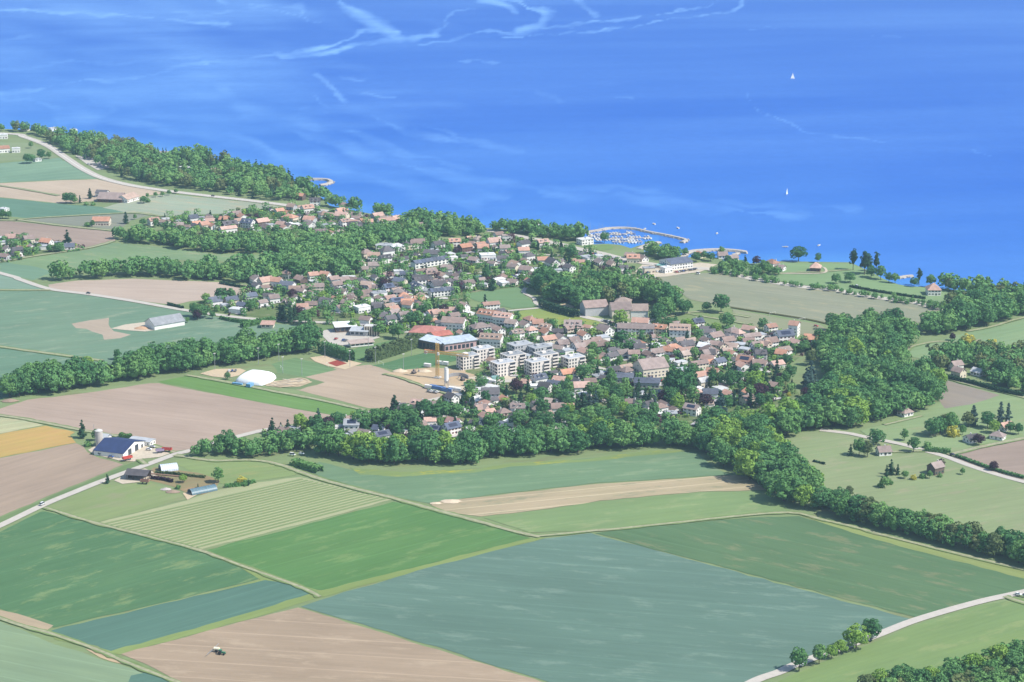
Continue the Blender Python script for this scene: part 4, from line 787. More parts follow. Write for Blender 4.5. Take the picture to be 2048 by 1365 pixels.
# ---- garages and sheds beside the houses
def garages():
    G = []
    for (L, W, h, rk, fl) in ((7, 6, 2.7, 'b', 0), (8, 6.5, 2.7, 't', 0), (6.5, 6, 2.6, 'g', 1), (9, 6, 2.6, 'w', 1), (7, 5, 2.6, 'd', 0), (8, 6, 2.8, 'c', 0)):
        a = MB(); a.box(0, 0, -.5, L, W, h + .5); r = MB()
        if fl: r.box(0, 0, h + .002, L + .4, W + .4, .25)
        else:
            rh = W * .28
            for s in (-1, 1):
                a.poly([(s * L / 2, -W / 2 * s, h), (s * L / 2, W / 2 * s, h), (s * L / 2, 0, h + rh)])
                r.slab([(-s * (L / 2 + .4), -s * (W / 2 + .5), h + .02), (s * (L / 2 + .4), -s * (W / 2 + .5), h + .02), (s * (L / 2 + .4), 0, h + rh + .25), (-s * (L / 2 + .4), 0, h + rh + .25)], .2)
        d = MB(); d.box(L / 2 + .02, 0, .1, .08, 2.6, 2.1)
        G.append((a.build('wall', WHITE, link=False).data, r.build('roof', ROOF[rk], link=False).data, d.build('door', TIMBER, link=False).data, rk, max(L, W)))
    base = [v for v in TAKEN if v[2] < 14]; n = 0
    for _ in range(2500):
        if n >= 285: break
        v = random.choice(base); t = random.uniform(0, 6.28); d = v[2] + random.uniform(6, 20); x, y = v[0] + math.cos(t) * d, v[1] + math.sin(t) * d
        px, py = proj(x, y)
        if not any(inpoly(px, py, q) for q in VILL): continue
        if any((a - x) ** 2 + (b - y) ** 2 < (c + 3.8) ** 2 for a, b, c in TAKEN): continue
        g = random.choice(G); r = empty('garage', x, y, .3, random.choice([.56, -.45, .1, -1.0, 2.1]) + random.uniform(-.1, .1)); s = random.uniform(.85, 1.5); r.scale = (s, s, s)
        inst('wall', g[0], r); inst('roof', g[1], r); inst('door', g[2], r); TAKEN.append((x, y, 4.5)); n += 1
        add_item(r, 'small outbuilding with ' + RNAME[g[3]], px, py, 'outbuilding', 'garages and sheds beside the houses')
garages()

for px_, py_, r_ in ((372, 356, 16), (428, 362, 15), (530, 366, 15), (400, 350, 10), (180, 338, 22), (50, 268, 12), (106, 270, 12), (148, 272, 10), (704, 878, 14), (885, 880, 8), (910, 880, 10), (1110, 868, 12), (1540, 850, 8), (1920, 765, 14), (1372, 845, 12)):
    TAKEN.append((*P(px_, py_), r_))
# ================================================================== TREES
def crown_arrays(seed, R, zb, zt, nc, nq, qs, shape='round', flat=.0):
    """leaf clumps: many small leaf faces set in rounded bunches through the crown's volume; returns verts (n,4,3)"""
    g = np.random.default_rng(seed); hz = (zt - zb) / 2; cz = (zt + zb) / 2
    cen = []
    k = 0
    while len(cen) < nc and k < 4000:
        k += 1
        if shape == 'cone':
            u = g.uniform(0, 1) ** 1.35; z = zb + (zt - zb) * u; rr = R * (1 - u) ** .85 * g.uniform(.55, 1); t = g.uniform(0, 6.283)
            c = np.array([rr * math.cos(t), rr * math.sin(t), z]); rad = R * .26 * (1.1 - u * .7)
        else:
            d = g.normal(size=3); d /= np.linalg.norm(d)
            if d[2] < -.55: continue
            f = g.uniform(.62, .92) if shape == 'round' else g.uniform(.4, .9)
            c = np.array([d[0] * R * f, d[1] * R * f, cz + d[2] * hz * f]); rad = R * g.uniform(.24, .40) if shape == 'round' else R * .5
            if shape == 'round' and any(np.linalg.norm(c - e[0]) < R * .30 for e in cen) and k < 3000: continue
        cen.append((c, rad))
    out = []
    for c, rad in cen:
        d = g.normal(size=(nq, 3)); d /= np.linalg.norm(d, axis=1)[:, None]
        out_dir = (c - np.array([0, 0, cz])); out_dir /= (np.linalg.norm(out_dir) + 1e-6)
        d = d + out_dir * .55; d[:, 2] += .15; d /= np.linalg.norm(d, axis=1)[:, None]
        p = c + d * rad * g.uniform(.82, 1.08, (nq, 1)) * (np.array([1, 1, .8]) if shape != 'cone' else np.array([1.2, 1.2, .45]))
        nrm = d * 1.0 + g.normal(size=(nq, 3)) * .42; nrm /= np.linalg.norm(nrm, axis=1)[:, None]
        a = np.cross(nrm, g.normal(size=(nq, 3))); a /= np.linalg.norm(a, axis=1)[:, None]; b = np.cross(nrm, a)
        s = qs * g.uniform(.6, 1.25, (nq, 1)); a = a * s * .5; b = b * s * .5 * g.uniform(.6, 1.0, (nq, 1))
        out.append(np.stack([p - a - b, p + a - b * .6, p + a * .8 + b, p - a * .7 + b], 1))
    # dark inner mass so that light does not pass straight through
    return np.concatenate(out, 0)
def core_arrays(R, zb, zt, f=.66, n=10, m=6, cone=False):
    V = []; hz = (zt - zb) / 2; cz = (zt + zb) / 2; q = []
    for i in range(m + 1):
        th = math.pi * i / m
        for j in range(n):
            ph = 2 * math.pi * j / n; rr = R * f * math.sin(th)
            if cone: rr = R * f * (1 - i / m) if i else 0
            z = cz + hz * f * math.cos(th) if not cone else zb + (zt - zb) * .95 * i / m
            if cone: rr = R * f * (1 - i / m)
            V.append((rr * math.cos(ph), rr * math.sin(ph), z))
    for i in range(m):
        for j in range(n): q.append([i * n + j, i * n + (j + 1) % n, (i + 1) * n + (j + 1) % n, (i + 1) * n + j])
    return np.array(V)[np.array(q)]
def quads_mesh(name, Q, mat, tint=None):
    n = len(Q); me = bpy.data.meshes.new(name); me.vertices.add(n * 4); me.vertices.foreach_set('co', Q.reshape(-1).astype(np.float32))
    me.loops.add(n * 4); me.loops.foreach_set('vertex_index', np.arange(n * 4, dtype=np.int32))
    me.polygons.add(n); me.polygons.foreach_set('loop_start', np.arange(0, n * 4, 4, dtype=np.int32)); me.polygons.foreach_set('loop_total', np.full(n, 4, np.int32))
    if tint is not None:
        at = me.attributes.new('tint', 'FLOAT', 'POINT'); at.data.foreach_set('value', np.repeat(tint, 4).astype(np.float32))
    me.update(); me.materials.append(mat) if not isinstance(mat, list) else [me.materials.append(x) for x in mat]
    return me
def trunk_mesh(h, r, spread):
    b = MB(); b.tube((0, 0, -.5), (0, 0, h), r, r * .6, 8)
    g = random.Random(int(h * 10))
    for k in range(5):
        t = k * 1.256 + g.random(); e = spread * g.uniform(.45, .75)
        b.tube((0, 0, h * g.uniform(.6, .95)), (math.cos(t) * e, math.sin(t) * e, h + g.uniform(1, 3)), r * .45, r * .12, 5)
    return mk('trunk', b.V, b.F, BARK, None, b.I, link=False).data
# unit trees are modelled 10 m tall and scaled
def proto(shape, seeds, R, zb, nc, nq, qs, th, tr):
    res = []
    for s in seeds:
        Q = np.concatenate([crown_arrays(s, R, zb, 10, nc, nq, qs, shape), core_arrays(R, zb, 10, .60 if shape != 'cone' else .55, cone=(shape == 'cone'))])
        res.append(Q)
    return res, th, tr
SHAPES = {'round': proto('round', (1, 2, 3, 4, 5), 4.2, .7, 30, 44, .62, 3.2, .28), 'tall': proto('round', (11, 12, 13), 3.3, .7, 28, 44, .58, 3.2, .24),
          'cone': proto('cone', (21, 22), 2.5, .6, 46, 26, .50, 3.0, .20), 'poplar': proto('poplar', (31, 32), 1.25, .4, 30, 34, .42, 3.0, .16),
          'wood': proto('round', (71, 72, 73, 74, 75), 4.3, -.6, 34, 42, .66, 2.5, .26),
          'bush': proto('round', (41, 42), 5.2, -3.0, 22, 40, .95, 1.5, .2)}
TRUNKS = {k: trunk_mesh(v[1], v[2], 2.6 if k in ('round', 'tall') else 1.0) for k, v in SHAPES.items()}
CM = {}
def crown_mesh(shape, i, leaf):
    key = (shape, i, leaf)
    if key not in CM: CM[key] = quads_mesh('crown', SHAPES[shape][0][i], LEAF[leaf])
    return CM[key]
KIND = {'o': ('round', 'o', 'dark green broadleaf tree'), 'm': ('tall', 'm', 'fresh green broadleaf tree'), 'l': ('round', 'l', 'yellow green leafy tree'), 'y': ('bush', 'y', 'yellow blossoming bush'),
        'p': ('round', 'p', 'dark purple leaved tree'), 'c': ('cone', 'c', 'dark green conifer'), 'b': ('bush', 'm', 'round green bush'), 'q': ('poplar', 'c', 'slim tall poplar'),
        'u': ('cone', 'b', 'bluish grey conifer'), 'g': ('tall', 'g', 'brownish half bare tree')}
def tree(px, py, k, h, grp, desc=None, item=True, xy=None, wood=False):
    shape, leaf, nm = KIND[k]
    if k == 'o' and random.random() < .45: shape = 'tall'
    if wood and k in 'omgl': shape = 'wood'
    x, y = xy or P(px, py); Qs, th, tr = SHAPES[shape]; i = random.randrange(len(Qs)); s = h / 10.0
    name = {'y': 'blossoming_bush', 'b': 'bush', 'q': 'poplar_tree', 'c': 'conifer_tree', 'u': 'conifer_tree'}.get(k, 'woodland_tree' if wood else 'garden_tree')
    r = empty(name, x, y, .25, random.uniform(0, 6.28)); wd = random.uniform(.92, 1.25)
    r.scale = (s * wd, s * wd * random.uniform(.92, 1.08), s)
    inst('trunk', TRUNKS[shape], r); inst('crown', crown_mesh(shape, i, leaf), r)
    if item: add_item(r, desc or nm, px, py, 'bush' if k in 'yb' else 'tree', grp)
    return r
def free(x, y, r):
    for a, b, c in TAKEN:
        if abs(a - x) < c + r and abs(b - y) < c + r and (a - x) ** 2 + (b - y) ** 2 < (c * .85 + r) ** 2: return False
    return True
TR = """165 877 c 14|192 882 m 9|176 893 b 4|205 893 b 4|545 870 c 13|562 866 c 8|576 868 c 11|602 862 l 14|616 868 l 10|637 850 u 13|675 856 o 12|790 832 c 16|660 870 o 11|707 838 l 6|750 849 o 12|770 850 m 11|812 838 o 12|835 841 c 15|795 878 o 15|
437 966 m 11|366 966 l 6|483 966 y 5|490 972 b 4|497 972 c 5|215 968 c 7|356 978 b 3|396 976 c 3|1209 485 o 11|1442 626 o 18|1413 624 o 9|1453 656 o 14|1525 661 o 11|1597 523 o 15|1636 526 o 10|1528 549 m 14|1513 531 p 9|1490 531 c 10|1738 656 o 18|1775 652 o 15|1792 651 o 16|
1706 541 q 24|1729 550 q 26|1736 548 q 22|1752 544 q 22|1838 570 q 18|1672 568 o 10|1700 566 o 10|1761 560 m 14|1742 556 o 12|1777 566 o 10|1790 567 m 10|1861 574 m 12|1828 574 o 9|1752 890 o 12|1809 882 m 9|1827 905 o 12|1866 873 o 14|1880 868 o 13|1902 866 m 16|1890 862 g 13|1906 873 y 9|1925 871 m 8|1946 852 u 16|1936 855 g 12|1975 857 o 13|2000 850 u 18|2015 850 u 17|1988 867 l 10|2020 868 o 9|1958 891 p 9|2037 870 o 9|
1701 913 c 9|1718 912 m 13|1735 915 g 12|1728 914 m 11|1776 901 y 4|1882 935 p 6|1987 942 p 7|1925 950 m 5|1773 955 c 9|1782 950 c 11|1795 951 c 8|1769 976 m 8|1762 975 b 4|1780 970 b 4|1810 958 m 6|1827 960 y 4|1845 957 b 4|1859 958 m 6|1880 955 b 3|1854 896 b 5|1699 995 g 8|1660 1006 m 9|1668 1004 g 8|
132 407 o 12|142 407 o 12|150 408 m 8|160 407 c 9|180 398 c 12|172 411 b 4|186 411 b 4|287 407 o 8|296 405 b 5|62 297 m 9|54 328 o 13|62 327 o 12|83 321 o 14|98 318 m 9|252 448 c 13|175 453 b 5|185 455 o 8|270 440 m 6|330 442 c 8|286 452 o 8|312 455 o 10|135 491 c 16|100 505 o 8|117 505 o 9|24 478 o 7|48 506 l 8|78 500 l 6|5 438 o 10|17 438 o 9|55 508 m 6|
295 397 m 6|311 395 m 6|325 394 m 6|338 391 m 6|352 388 m 6|
400 637 o 13|388 634 o 13|395 640 p 9|410 636 o 12|425 638 o 7|375 646 m 5|412 606 l 9|442 606 o 14|452 604 c 13|462 604 o 13|502 622 o 10|235 720 o 9|175 737 l 10|168 738 b 6|585 602 p 11|501 620 o 10|560 642 c 15|569 643 c 18|581 647 c 17|590 642 c 14|597 637 p 11|601 651 o 11|612 648 m 13|625 642 m 12|455 760 o 6|646 606 l 11|680 612 l 9|
1137 541 c 17|1142 522 o 16|1076 501 c 10|985 582 c 15|972 562 o 13|970 617 c 13|865 619 c 14|887 629 p 9|1240 653 l 15|769 582 p 13|825 654 o 14|835 650 m 13|849 632 o 13|797 679 m 14|785 676 m 11|758 673 m 13|706 662 m 11|788 823 c 13|
1243 696 o 15|1236 692 m 12|1239 733 m 9|1167 759 o 13|1197 735 m 7|1126 802 c 15|1120 804 o 11|1167 828 c 20|1191 822 u 16|1180 818 u 13|1062 812 l 10|1207 805 l 10|1241 799 m 13|1254 796 m 12|1275 799 c 13|1291 803 c 11|1300 803 c 10|1207 782 o 10|1216 780 o 9|1362 796 o 26|1350 792 o 20|1328 809 p 11|1354 822 l 12|1310 824 u 12|1412 814 p 10|1440 838 u 22|1430 842 u 12|1227 828 m 11|1248 830 l 10|1338 657 o 10|1374 660 l 10|1350 655 o 9|1432 666 l 9|1380 663 y 7|1080 852 o 11|1318 655 o 9|
1460 779 o 16|1440 775 o 13|1425 776 o 12|1475 772 o 13|1513 787 l 19|1531 789 c 17|1553 759 c 16|1571 771 m 12|1562 768 p 9|1621 775 u 22|1612 778 u 17|1641 797 m 14|1611 795 p 8|1692 795 p 11|1621 731 g 13|1611 699 p 9|1633 705 o 12|1662 662 o 16|1548 772 c 12|1502 763 c 15|1580 760 o 12|1638 690 o 14|
1942 848 o 6|1215 598 m 23|1240 600 m 24|1262 602 m 21|1190 604 m 19|1330 640 m 21|1318 648 o 19|1108 600 l 17|1125 604 o 20|1140 598 l 16|1600 856 o 19|1580 862 o 19|1555 868 o 18|1625 852 o 18|1680 838 o 21|1705 832 m 21|1725 835 o 20|1770 820 m 18|1400 640 b 4|1388 644 b 3|1310 645 o 12|1322 640 o 12|1375 628 o 13|1365 630 o 14|1340 632 o 14|1655 1008 b 5|
1984 700 y 9|1935 686 y 8|1946 684 y 4|1905 682 p 7|1370 512 o 8|1392 524 o 10|1408 520 m 9|1421 523 o 9|1443 509 l 8|1455 531 o 10|1468 535 o 9|1444 542 o 10|1480 545 m 10|1430 548 b 6"""
NT = 0
for e_ in TR.replace('\n', '').split('|'):
    q = e_.split()
    if len(q) == 4: tree(float(q[0]), float(q[1]), q[2], float(q[3]), 'garden and field trees'); NT += 1
for px, py, k, h, d in ((1598, 1342, 'o', 14, 'large dark green tree with a shadow across the bottom right road'), (1638, 1329, 'm', 12, 'mid green tree second from left by the bottom right road'), (1663, 1318, 'l', 8, 'small yellow green tree in the row by the bottom right road'),
        (1682, 1308, 'l', 8, 'low yellow green tree beside the taller one by the bottom right road'), (1712, 1298, 'l', 14, 'tallest yellow green tree by the bottom right road'), (1742, 1281, 'o', 13, 'dark green tree at the right end of the bottom roadside row')):
    tree(px, py, k, h, 'trees by the bottom right road', d, item=False)['label'] = d
    o_ = COL.objects[-1]
for o_ in [o for o in COL.objects if o.get('label') and 'bottom right road' in o['label'] or (o.get('label') and 'bottom roadside row' in o['label'])]: tag(o_, None, 'tree', 'trees by the bottom right road')

# ---- woods: the 300 that show largest stand one by one, the rest are one wooded mass
WOODS = [('along the lake shore on the top left', [(205, 333), (235, 353), (300, 369), (380, 380), (430, 387), (512, 400), (560, 404), (600, 400), (645, 402), (662, 412), (640, 396), (600, 368), (560, 355), (470, 333), (400, 314), (350, 316), (300, 322), (225, 318)], 14.5, 15, 'oomomcmugc'),
 ('around the villas on the far left shore', [(-60, 262), (60, 266), (95, 284), (130, 303), (165, 318), (205, 333), (225, 318), (300, 322), (340, 307), (290, 302), (200, 286), (90, 265), (0, 260)], 13, 13, 'omgmluo'),
 ('in the upper wood band above the village', [(229, 483), (300, 491), (400, 506), (500, 508), (590, 508), (600, 500), (640, 492), (700, 486), (760, 478), (850, 472), (960, 476), (976, 472), (960, 464), (850, 462), (760, 468), (700, 478), (600, 486), (400, 488), (240, 476)], 12, 14, 'oomlomom'),
 ('in the middle wood above the village', [(590, 512), (640, 520), (700, 530), (712, 552), (700, 556), (620, 556), (505, 570), (440, 562), (270, 555), (150, 560), (95, 566), (66, 563), (150, 553), (300, 546), (400, 548), (500, 540), (560, 530)], 12, 16, 'oomooom'),
 ('between the upper woods', [(600, 500), (780, 484), (880, 486), (860, 495), (760, 500), (715, 512), (708, 545), (690, 540), (600, 512)], 12, 15, 'oomom'),
 ('in the left tree belt between fields', [(8, 800), (125, 784), (212, 773), (325, 750), (375, 745), (440, 736), (531, 719), (591, 711), (634, 700), (634, 686), (591, 695), (531, 702), (440, 719), (375, 728), (325, 734), (212, 757), (125, 769), (10, 786)], 11, 19, 'omooomoom'),
 ('at the left end of the central wood belt', [(380, 911), (400, 916), (490, 919), (545, 917), (600, 905), (640, 896), (600, 886), (520, 898), (400, 902)], 10, 13, 'omoomo'),
 ('in the central wood belt below the village', [(645, 912), (720, 927), (800, 934), (900, 932), (950, 929), (1012, 918), (1100, 912), (1175, 909), (1200, 900), (1312, 895), (1400, 897), (1400, 884), (1300, 882), (1200, 884), (1100, 893), (1000, 900), (900, 914), (800, 917), (700, 911), (650, 907)], 11, 17, 'oomoomol'),
 ('in the wood belt running down to the right', [(1405, 900), (1432, 928), (1484, 954), (1535, 984), (1572, 1010), (1622, 1024), (1636, 1012), (1630, 985), (1600, 945), (1570, 908), (1545, 884), (1500, 866), (1400, 874)], 12.5, 18, 'oomoml'),
 ('in the big right wood', [(1400, 872), (1500, 865), (1560, 880), (1600, 863), (1700, 856), (1720, 852), (1735, 845), (1800, 836), (1850, 820), (1878, 800), (1880, 775), (1855, 760), (1800, 745), (1790, 732), (1808, 710), (1825, 692), (1800, 672), (1740, 668), (1680, 672), (1650, 690), (1640, 740), (1665, 790), (1640, 822), (1560, 850), (1480, 866), (1440, 872)], 13.5, 18, 'oomoomoomol'),
 ('in the wood strip at the upper right', [(1832, 680), (1900, 670), (1935, 660), (1989, 650), (2048, 632), (2200, 600), (2200, 590), (2048, 598), (1960, 612), (1900, 626), (1870, 645), (1845, 655)], 12, 16, 'oomoo'),
 ('in the grove around the upper right houses', [(1850, 722), (1885, 745), (1900, 735), (1960, 742), (1990, 775), (2048, 790), (2200, 800), (2200, 720), (2048, 722), (1990, 704), (1940, 704), (1900, 714)], 11, 14, 'oomoupo'),
 ('in the lower right hedge row along the track', [(1640, 1022), (1700, 1042), (1800, 1068), (1900, 1096), (2048, 1132), (2200, 1165), (2200, 1150), (2048, 1116), (1900, 1080), (1800, 1052), (1700, 1026), (1652, 1010)], 8.2, 14, 'moomogm'),
 ('in the village park wood', [(1075, 592), (1082, 606), (1130, 606), (1160, 622), (1180, 622), (1230, 606), (1300, 608), (1318, 622), (1370, 625), (1370, 612), (1320, 590), (1240, 585), (1180, 572), (1100, 570), (1072, 578)], 13, 18, 'oomogmo'),
 ('between the lake road and the shore', [(658, 413), (720, 427), (800, 441), (850, 452), (960, 462), (960, 457), (900, 452), (800, 440), (720, 426), (665, 413)], 9, 14, 'oomo'),
 ('on the shore left of the harbour', [(985, 462), (1050, 472), (1100, 476), (1165, 486), (1168, 474), (1100, 468), (1040, 462), (990, 459)], 10, 14, 'oomoo'),
 ('on the shore between the two harbours', [(1262, 498), (1290, 512), (1320, 520), (1355, 526), (1362, 518), (1345, 511), (1300, 507), (1282, 503)], 9, 12, 'oomo'),
 ('along the right lake shore', [(1905, 588), (1960, 594), (2048, 602), (2200, 605), (2200, 598), (2048, 592), (1960, 584), (1890, 578)], 9.5, 14, 'omomg'),
 ('in the wild gardens right of the poplars', [(1900, 600), (1960, 600), (2048, 608), (2048, 625), (1960, 620), (1900, 624)], 11, 11, 'omgp'),
 ('beside the small harbour sheds', [(1436, 547), (1500, 553), (1560, 553), (1535, 540), (1470, 534), (1440, 538)], 10, 9, 'omgmo'),
 ('in the bottom right corner copse', [(1720, 1385), (1800, 1364), (1900, 1348), (1990, 1322), (2048, 1302), (2200, 1290), (2200, 1420), (1720, 1420)], 9, 11, 'omlgo'),
 ('along the row between the lake road and pale field', [(1420, 546), (1475, 556), (1525, 566), (1600, 578), (1675, 587), (1739, 599), (1830, 612), (1900, 628), (1900, 618), (1830, 604), (1739, 592), (1675, 581), (1600, 572), (1525, 560), (1475, 550), (1420, 541)], 9, 6, 'oomb')]
def build_woods():
    spots = []
    for wi, (nm, poly, sp, ht, mix) in enumerate(WOODS):
        sp *= .9
        g = [P(*p) for p in poly]; x0, x1 = min(p[0] for p in g), max(p[0] for p in g); y0, y1 = min(p[1] for p in g), max(p[1] for p in g)
        r = 0; y = y0
        while y <= y1 + sp:
            x = x0 + (sp * .5 if r % 2 else 0)
            while x <= x1 + sp:
                X, Y = x + random.uniform(-.33, .33) * sp, y + random.uniform(-.33, .33) * sp
                if inpoly(X, Y, g) and free(X, Y, 2): 
                    px, py = proj(X, Y)
                    h = ht * 1.06 * random.choice([random.uniform(.6, .85), random.uniform(.8, 1.22), random.uniform(.85, 1.15)])
                    spots.append((h * scl(py) * (1 if -20 < px < 2070 and py < 1400 else 0), X, Y, px, py, random.choice(mix), h, wi))
                x += sp
            y += sp * .87; r += 1
    spots.sort(key=lambda s: -s[0]); print('wood trees', len(spots))
    adj = {'o': 'dark green leafy tree', 'm': 'fresh green leafy tree', 'l': 'yellow green leafy tree', 'g': 'brownish sparse tree', 'c': 'dark conifer', 'u': 'bluish conifer', 'p': 'purple leaved tree', 'b': 'round bush'}
    for s in spots[:300]:
        o = tree(s[3], s[4], s[5], s[6], '', item=False, xy=(s[1], s[2]), wood=True)
        wn = WOODS[s[7]][0]; ad = adj[s[5]]
        if s[6] > WOODS[s[7]][3] * 1.18: ad = 'tall ' + ad
        elif s[6] < WOODS[s[7]][3] * .95: ad = 'low ' + ad
        tag(o, None, 'tree', 'trees ' + wn); ITEMS.append((o, ad, s[3], s[4], wn))
    # the farther ones
    lo = {}
    for k, (sh, sd_, R, zb, nc, nq, qs) in {'o': ('round', 61, 4.3, -.3, 18, 17, 1.15), 'm': ('round', 62, 3.7, -.3, 18, 17, 1.0), 'c': ('cone', 63, 2.3, .5, 20, 12, .8), 'b': ('round', 64, 5, -3, 14, 14, 1.5)}.items():
        lo[k] = [np.concatenate([crown_arrays(sd_ + 7 * j, R, zb, 10, nc, nq, qs, sh), core_arrays(R, zb, 10, .6, 7, 4, cone=(sh == 'cone'))]) for j in range(4)]
    LM = {'o': 'o', 'm': 'm', 'l': 'm', 'g': 'g', 'c': 'c', 'u': 'c', 'p': 'g', 'b': 'o'}; SHP = {'o': 'o', 'm': 'm', 'l': 'o', 'g': 'm', 'c': 'c', 'u': 'c', 'p': 'o', 'b': 'b'}
    allq = []; tint = []; mi = []; order = ['o', 'm', 'g', 'c']
    for s in spots[300:]:
        Q = lo[SHP[s[5]]][random.randrange(4)]; sc = s[6] / 10; wd = sc * random.uniform(.9, 1.25); t = random.uniform(0, 6.28); c, q = math.cos(t) * wd, math.sin(t) * wd
        M = np.array([[c, -q, 0], [q, c, 0], [0, 0, sc]]); allq.append(Q @ M.T + np.array([s[1], s[2], .2])); tint.append(np.full(len(Q), random.random() * .8)); mi.append(np.full(len(Q), order.index(LM[s[5]])))
    me = quads_mesh('woodland', np.concatenate(allq), [LEAF[k] for k in order], np.concatenate(tint)); me.polygons.foreach_set('material_index', np.concatenate(mi).astype(np.int32)); me.update()
    o = bpy.data.objects.new('woodland', me); COL.objects.link(o)
    tag(o, 'dense far woodland of mixed green crowns around the village and shore', 'woodland', None, 'stuff')
build_woods()

# ---- trees between the houses, then hedges and shrubs
def build_gardens():
    n = 0; tries = 0; put = []; cand = []
    A = [[P(*p) for p in v] for v in VILL]
    xs = [p[0] for a in A for p in a]; ys = [p[1] for a in A for p in a]
    NOGO = [[P(*p) for p in q] for q in ([(900, 700), (1120, 690), (1180, 740), (1100, 770), (900, 770)], [(1285, 755), (1380, 750), (1380, 775), (1290, 778)], [(1150, 625), (1320, 625), (1320, 655), (1150, 650)])]
    while n < 900 and tries < 40000:
        tries += 1; X, Y = random.uniform(min(xs), max(xs)), random.uniform(min(ys), max(ys)); px, py = proj(X, Y)
        if not any(inpoly(X, Y, a) for a in A) or any(inpoly(X, Y, a) for a in NOGO) or not free(X, Y, 1.5): continue
        if py > 780 and random.random() < .1: continue
        if any((X - a) ** 2 + (Y - b) ** 2 < 42 for a, b in put): continue
        put.append((X, Y)); k = random.choices('omlpcubgy', [32, 26, 10, 4, 12, 4, 8, 5, 2])[0]
        h = random.uniform(5.5, 11) if k in 'ompc' else random.uniform(4, 7.5)
        if py > 775: h *= 1.45
        if k == 'b': h = 3.5
        if k == 'y': h = 3
        cand.append((h * scl(py), px, py, k, h, X, Y))
        n += 1
    print('garden trees', n, tries)
    cand.sort(key=lambda c: -c[0]); left = 300 - sum(1 for o in COL.objects if o.name.startswith('garden_tree')); far = []
    for c in cand:
        if c[3] in 'omplg':
            if left > 0: tree(c[1], c[2], c[3], c[4], 'garden and field trees', xy=(c[5], c[6])); left -= 1
            else: far.append(c)
        else: tree(c[1], c[2], c[3], c[4], 'garden and field trees', xy=(c[5], c[6]))
    # far garden trees as leaf clumps, shrubs and low hedges, one planted mass
    Q = []; T_ = []; MI = []
    g = RNG
    def clump(x, y, z, sx, sy, sz, rot, nq, mi):
        d = g.uniform(-1, 1, (nq, 3)); d[:, 2] = np.abs(d[:, 2]); m = np.max(np.abs(d), axis=1)[:, None]; d = d / m ** .7
        p = d * np.array([sx / 2, sy / 2, sz]); c, q = math.cos(rot), math.sin(rot)
        nr = d + g.normal(size=d.shape) * .3; nr /= np.linalg.norm(nr, axis=1)[:, None]
        a = np.cross(nr, g.normal(size=d.shape)); a /= np.linalg.norm(a, axis=1)[:, None]; b = np.cross(nr, a); s = .55
        M = np.array([[c, -q, 0], [q, c, 0], [0, 0, 1]])
        q4 = np.stack([p - a * s - b * s, p + a * s - b * s, p + a * s + b * s, p - a * s + b * s], 1) @ M.T + np.array([x, y, z])
        Q.append(q4); T_.append(np.full(nq, g.uniform(0, .9))); MI.append(np.full(nq, mi))
    for c in far: clump(c[5], c[6], .4, c[4] * .75, c[4] * .75, c[4] * .9, c[5], 120, {'o': 0, 'm': 1, 'g': 2, 'l': 4, 'p': 5}[c[3]])
    for (x, y, r) in list(TAKEN):
        if y < 700: continue
        px, py = proj(x, y)
        if not any(inpoly(x, y, a) for a in A): continue
        ang = random.choice([.56, .1, -.4]); 
        for s in range(4):
            if random.random() < .5: continue
            d = r + random.uniform(4, 8); t = ang + s * math.pi / 2; hx, hy = x + math.cos(t) * d, y + math.sin(t) * d
            if free(hx, hy, .5): clump(hx, hy, .2, 1.6, random.uniform(10, 20), 1.8, t, 60, random.choice([0, 0, 3]))
        for s in range(9):
            t = random.uniform(0, 6.28); d = r + random.uniform(1, 12); hx, hy = x + math.cos(t) * d, y + math.sin(t) * d
            w_ = random.uniform(2, 4)
            if free(hx, hy, .5): clump(hx, hy, .2, w_, w_, random.uniform(1.5, 3.5), 0, 22, random.choice([0, 1, 1, 2, 3, 4, 5]))
    order = ['o', 'm', 'g', 'c', 'l', 'p']
    me = quads_mesh('garden_planting', np.concatenate(Q), [LEAF[k] for k in order], np.concatenate(T_)); me.polygons.foreach_set('material_index', np.concatenate(MI).astype(np.int32)); me.update()
    o = bpy.data.objects.new('garden_planting', me); COL.objects.link(o); tag(o, 'far garden trees, low hedges and shrubs between the village houses', 'shrubs', None, 'stuff')
    # paved terraces and drives beside the houses
    b = MB(); b2 = MB()
    for (x, y, r) in list(TAKEN):
        if y < 700 or not any(inpoly(x, y, a) for a in A): continue
        for s in range(2):
            t = random.uniform(0, 6.28); d = r * .8 + random.uniform(1, 4); cx, cy = x + math.cos(t) * d, y + math.sin(t) * d; w_, l_ = random.uniform(2, 5), random.uniform(3, 9); q = random.choice([.56, .1, -.4])
            c, sn = math.cos(q), math.sin(q); z = .65 + .003 * (len(b.F) + len(b2.F)) % .4
            (b if s else b2).poly([(cx + u * c - v * sn, cy + u * sn + v * c, z) for u, v in ((-w_, -l_ / 2), (w_, -l_ / 2), (w_, l_ / 2), (-w_, l_ / 2))])
    tag(b.build('terrace_paving', paint('pale_paving', (.48, .44, .40), .9, .15)), kind='structure'); tag(b2.build('driveway_paving', paint('grey_paving', (.34, .33, .33), .9, .15)), kind='structure')
build_gardens()

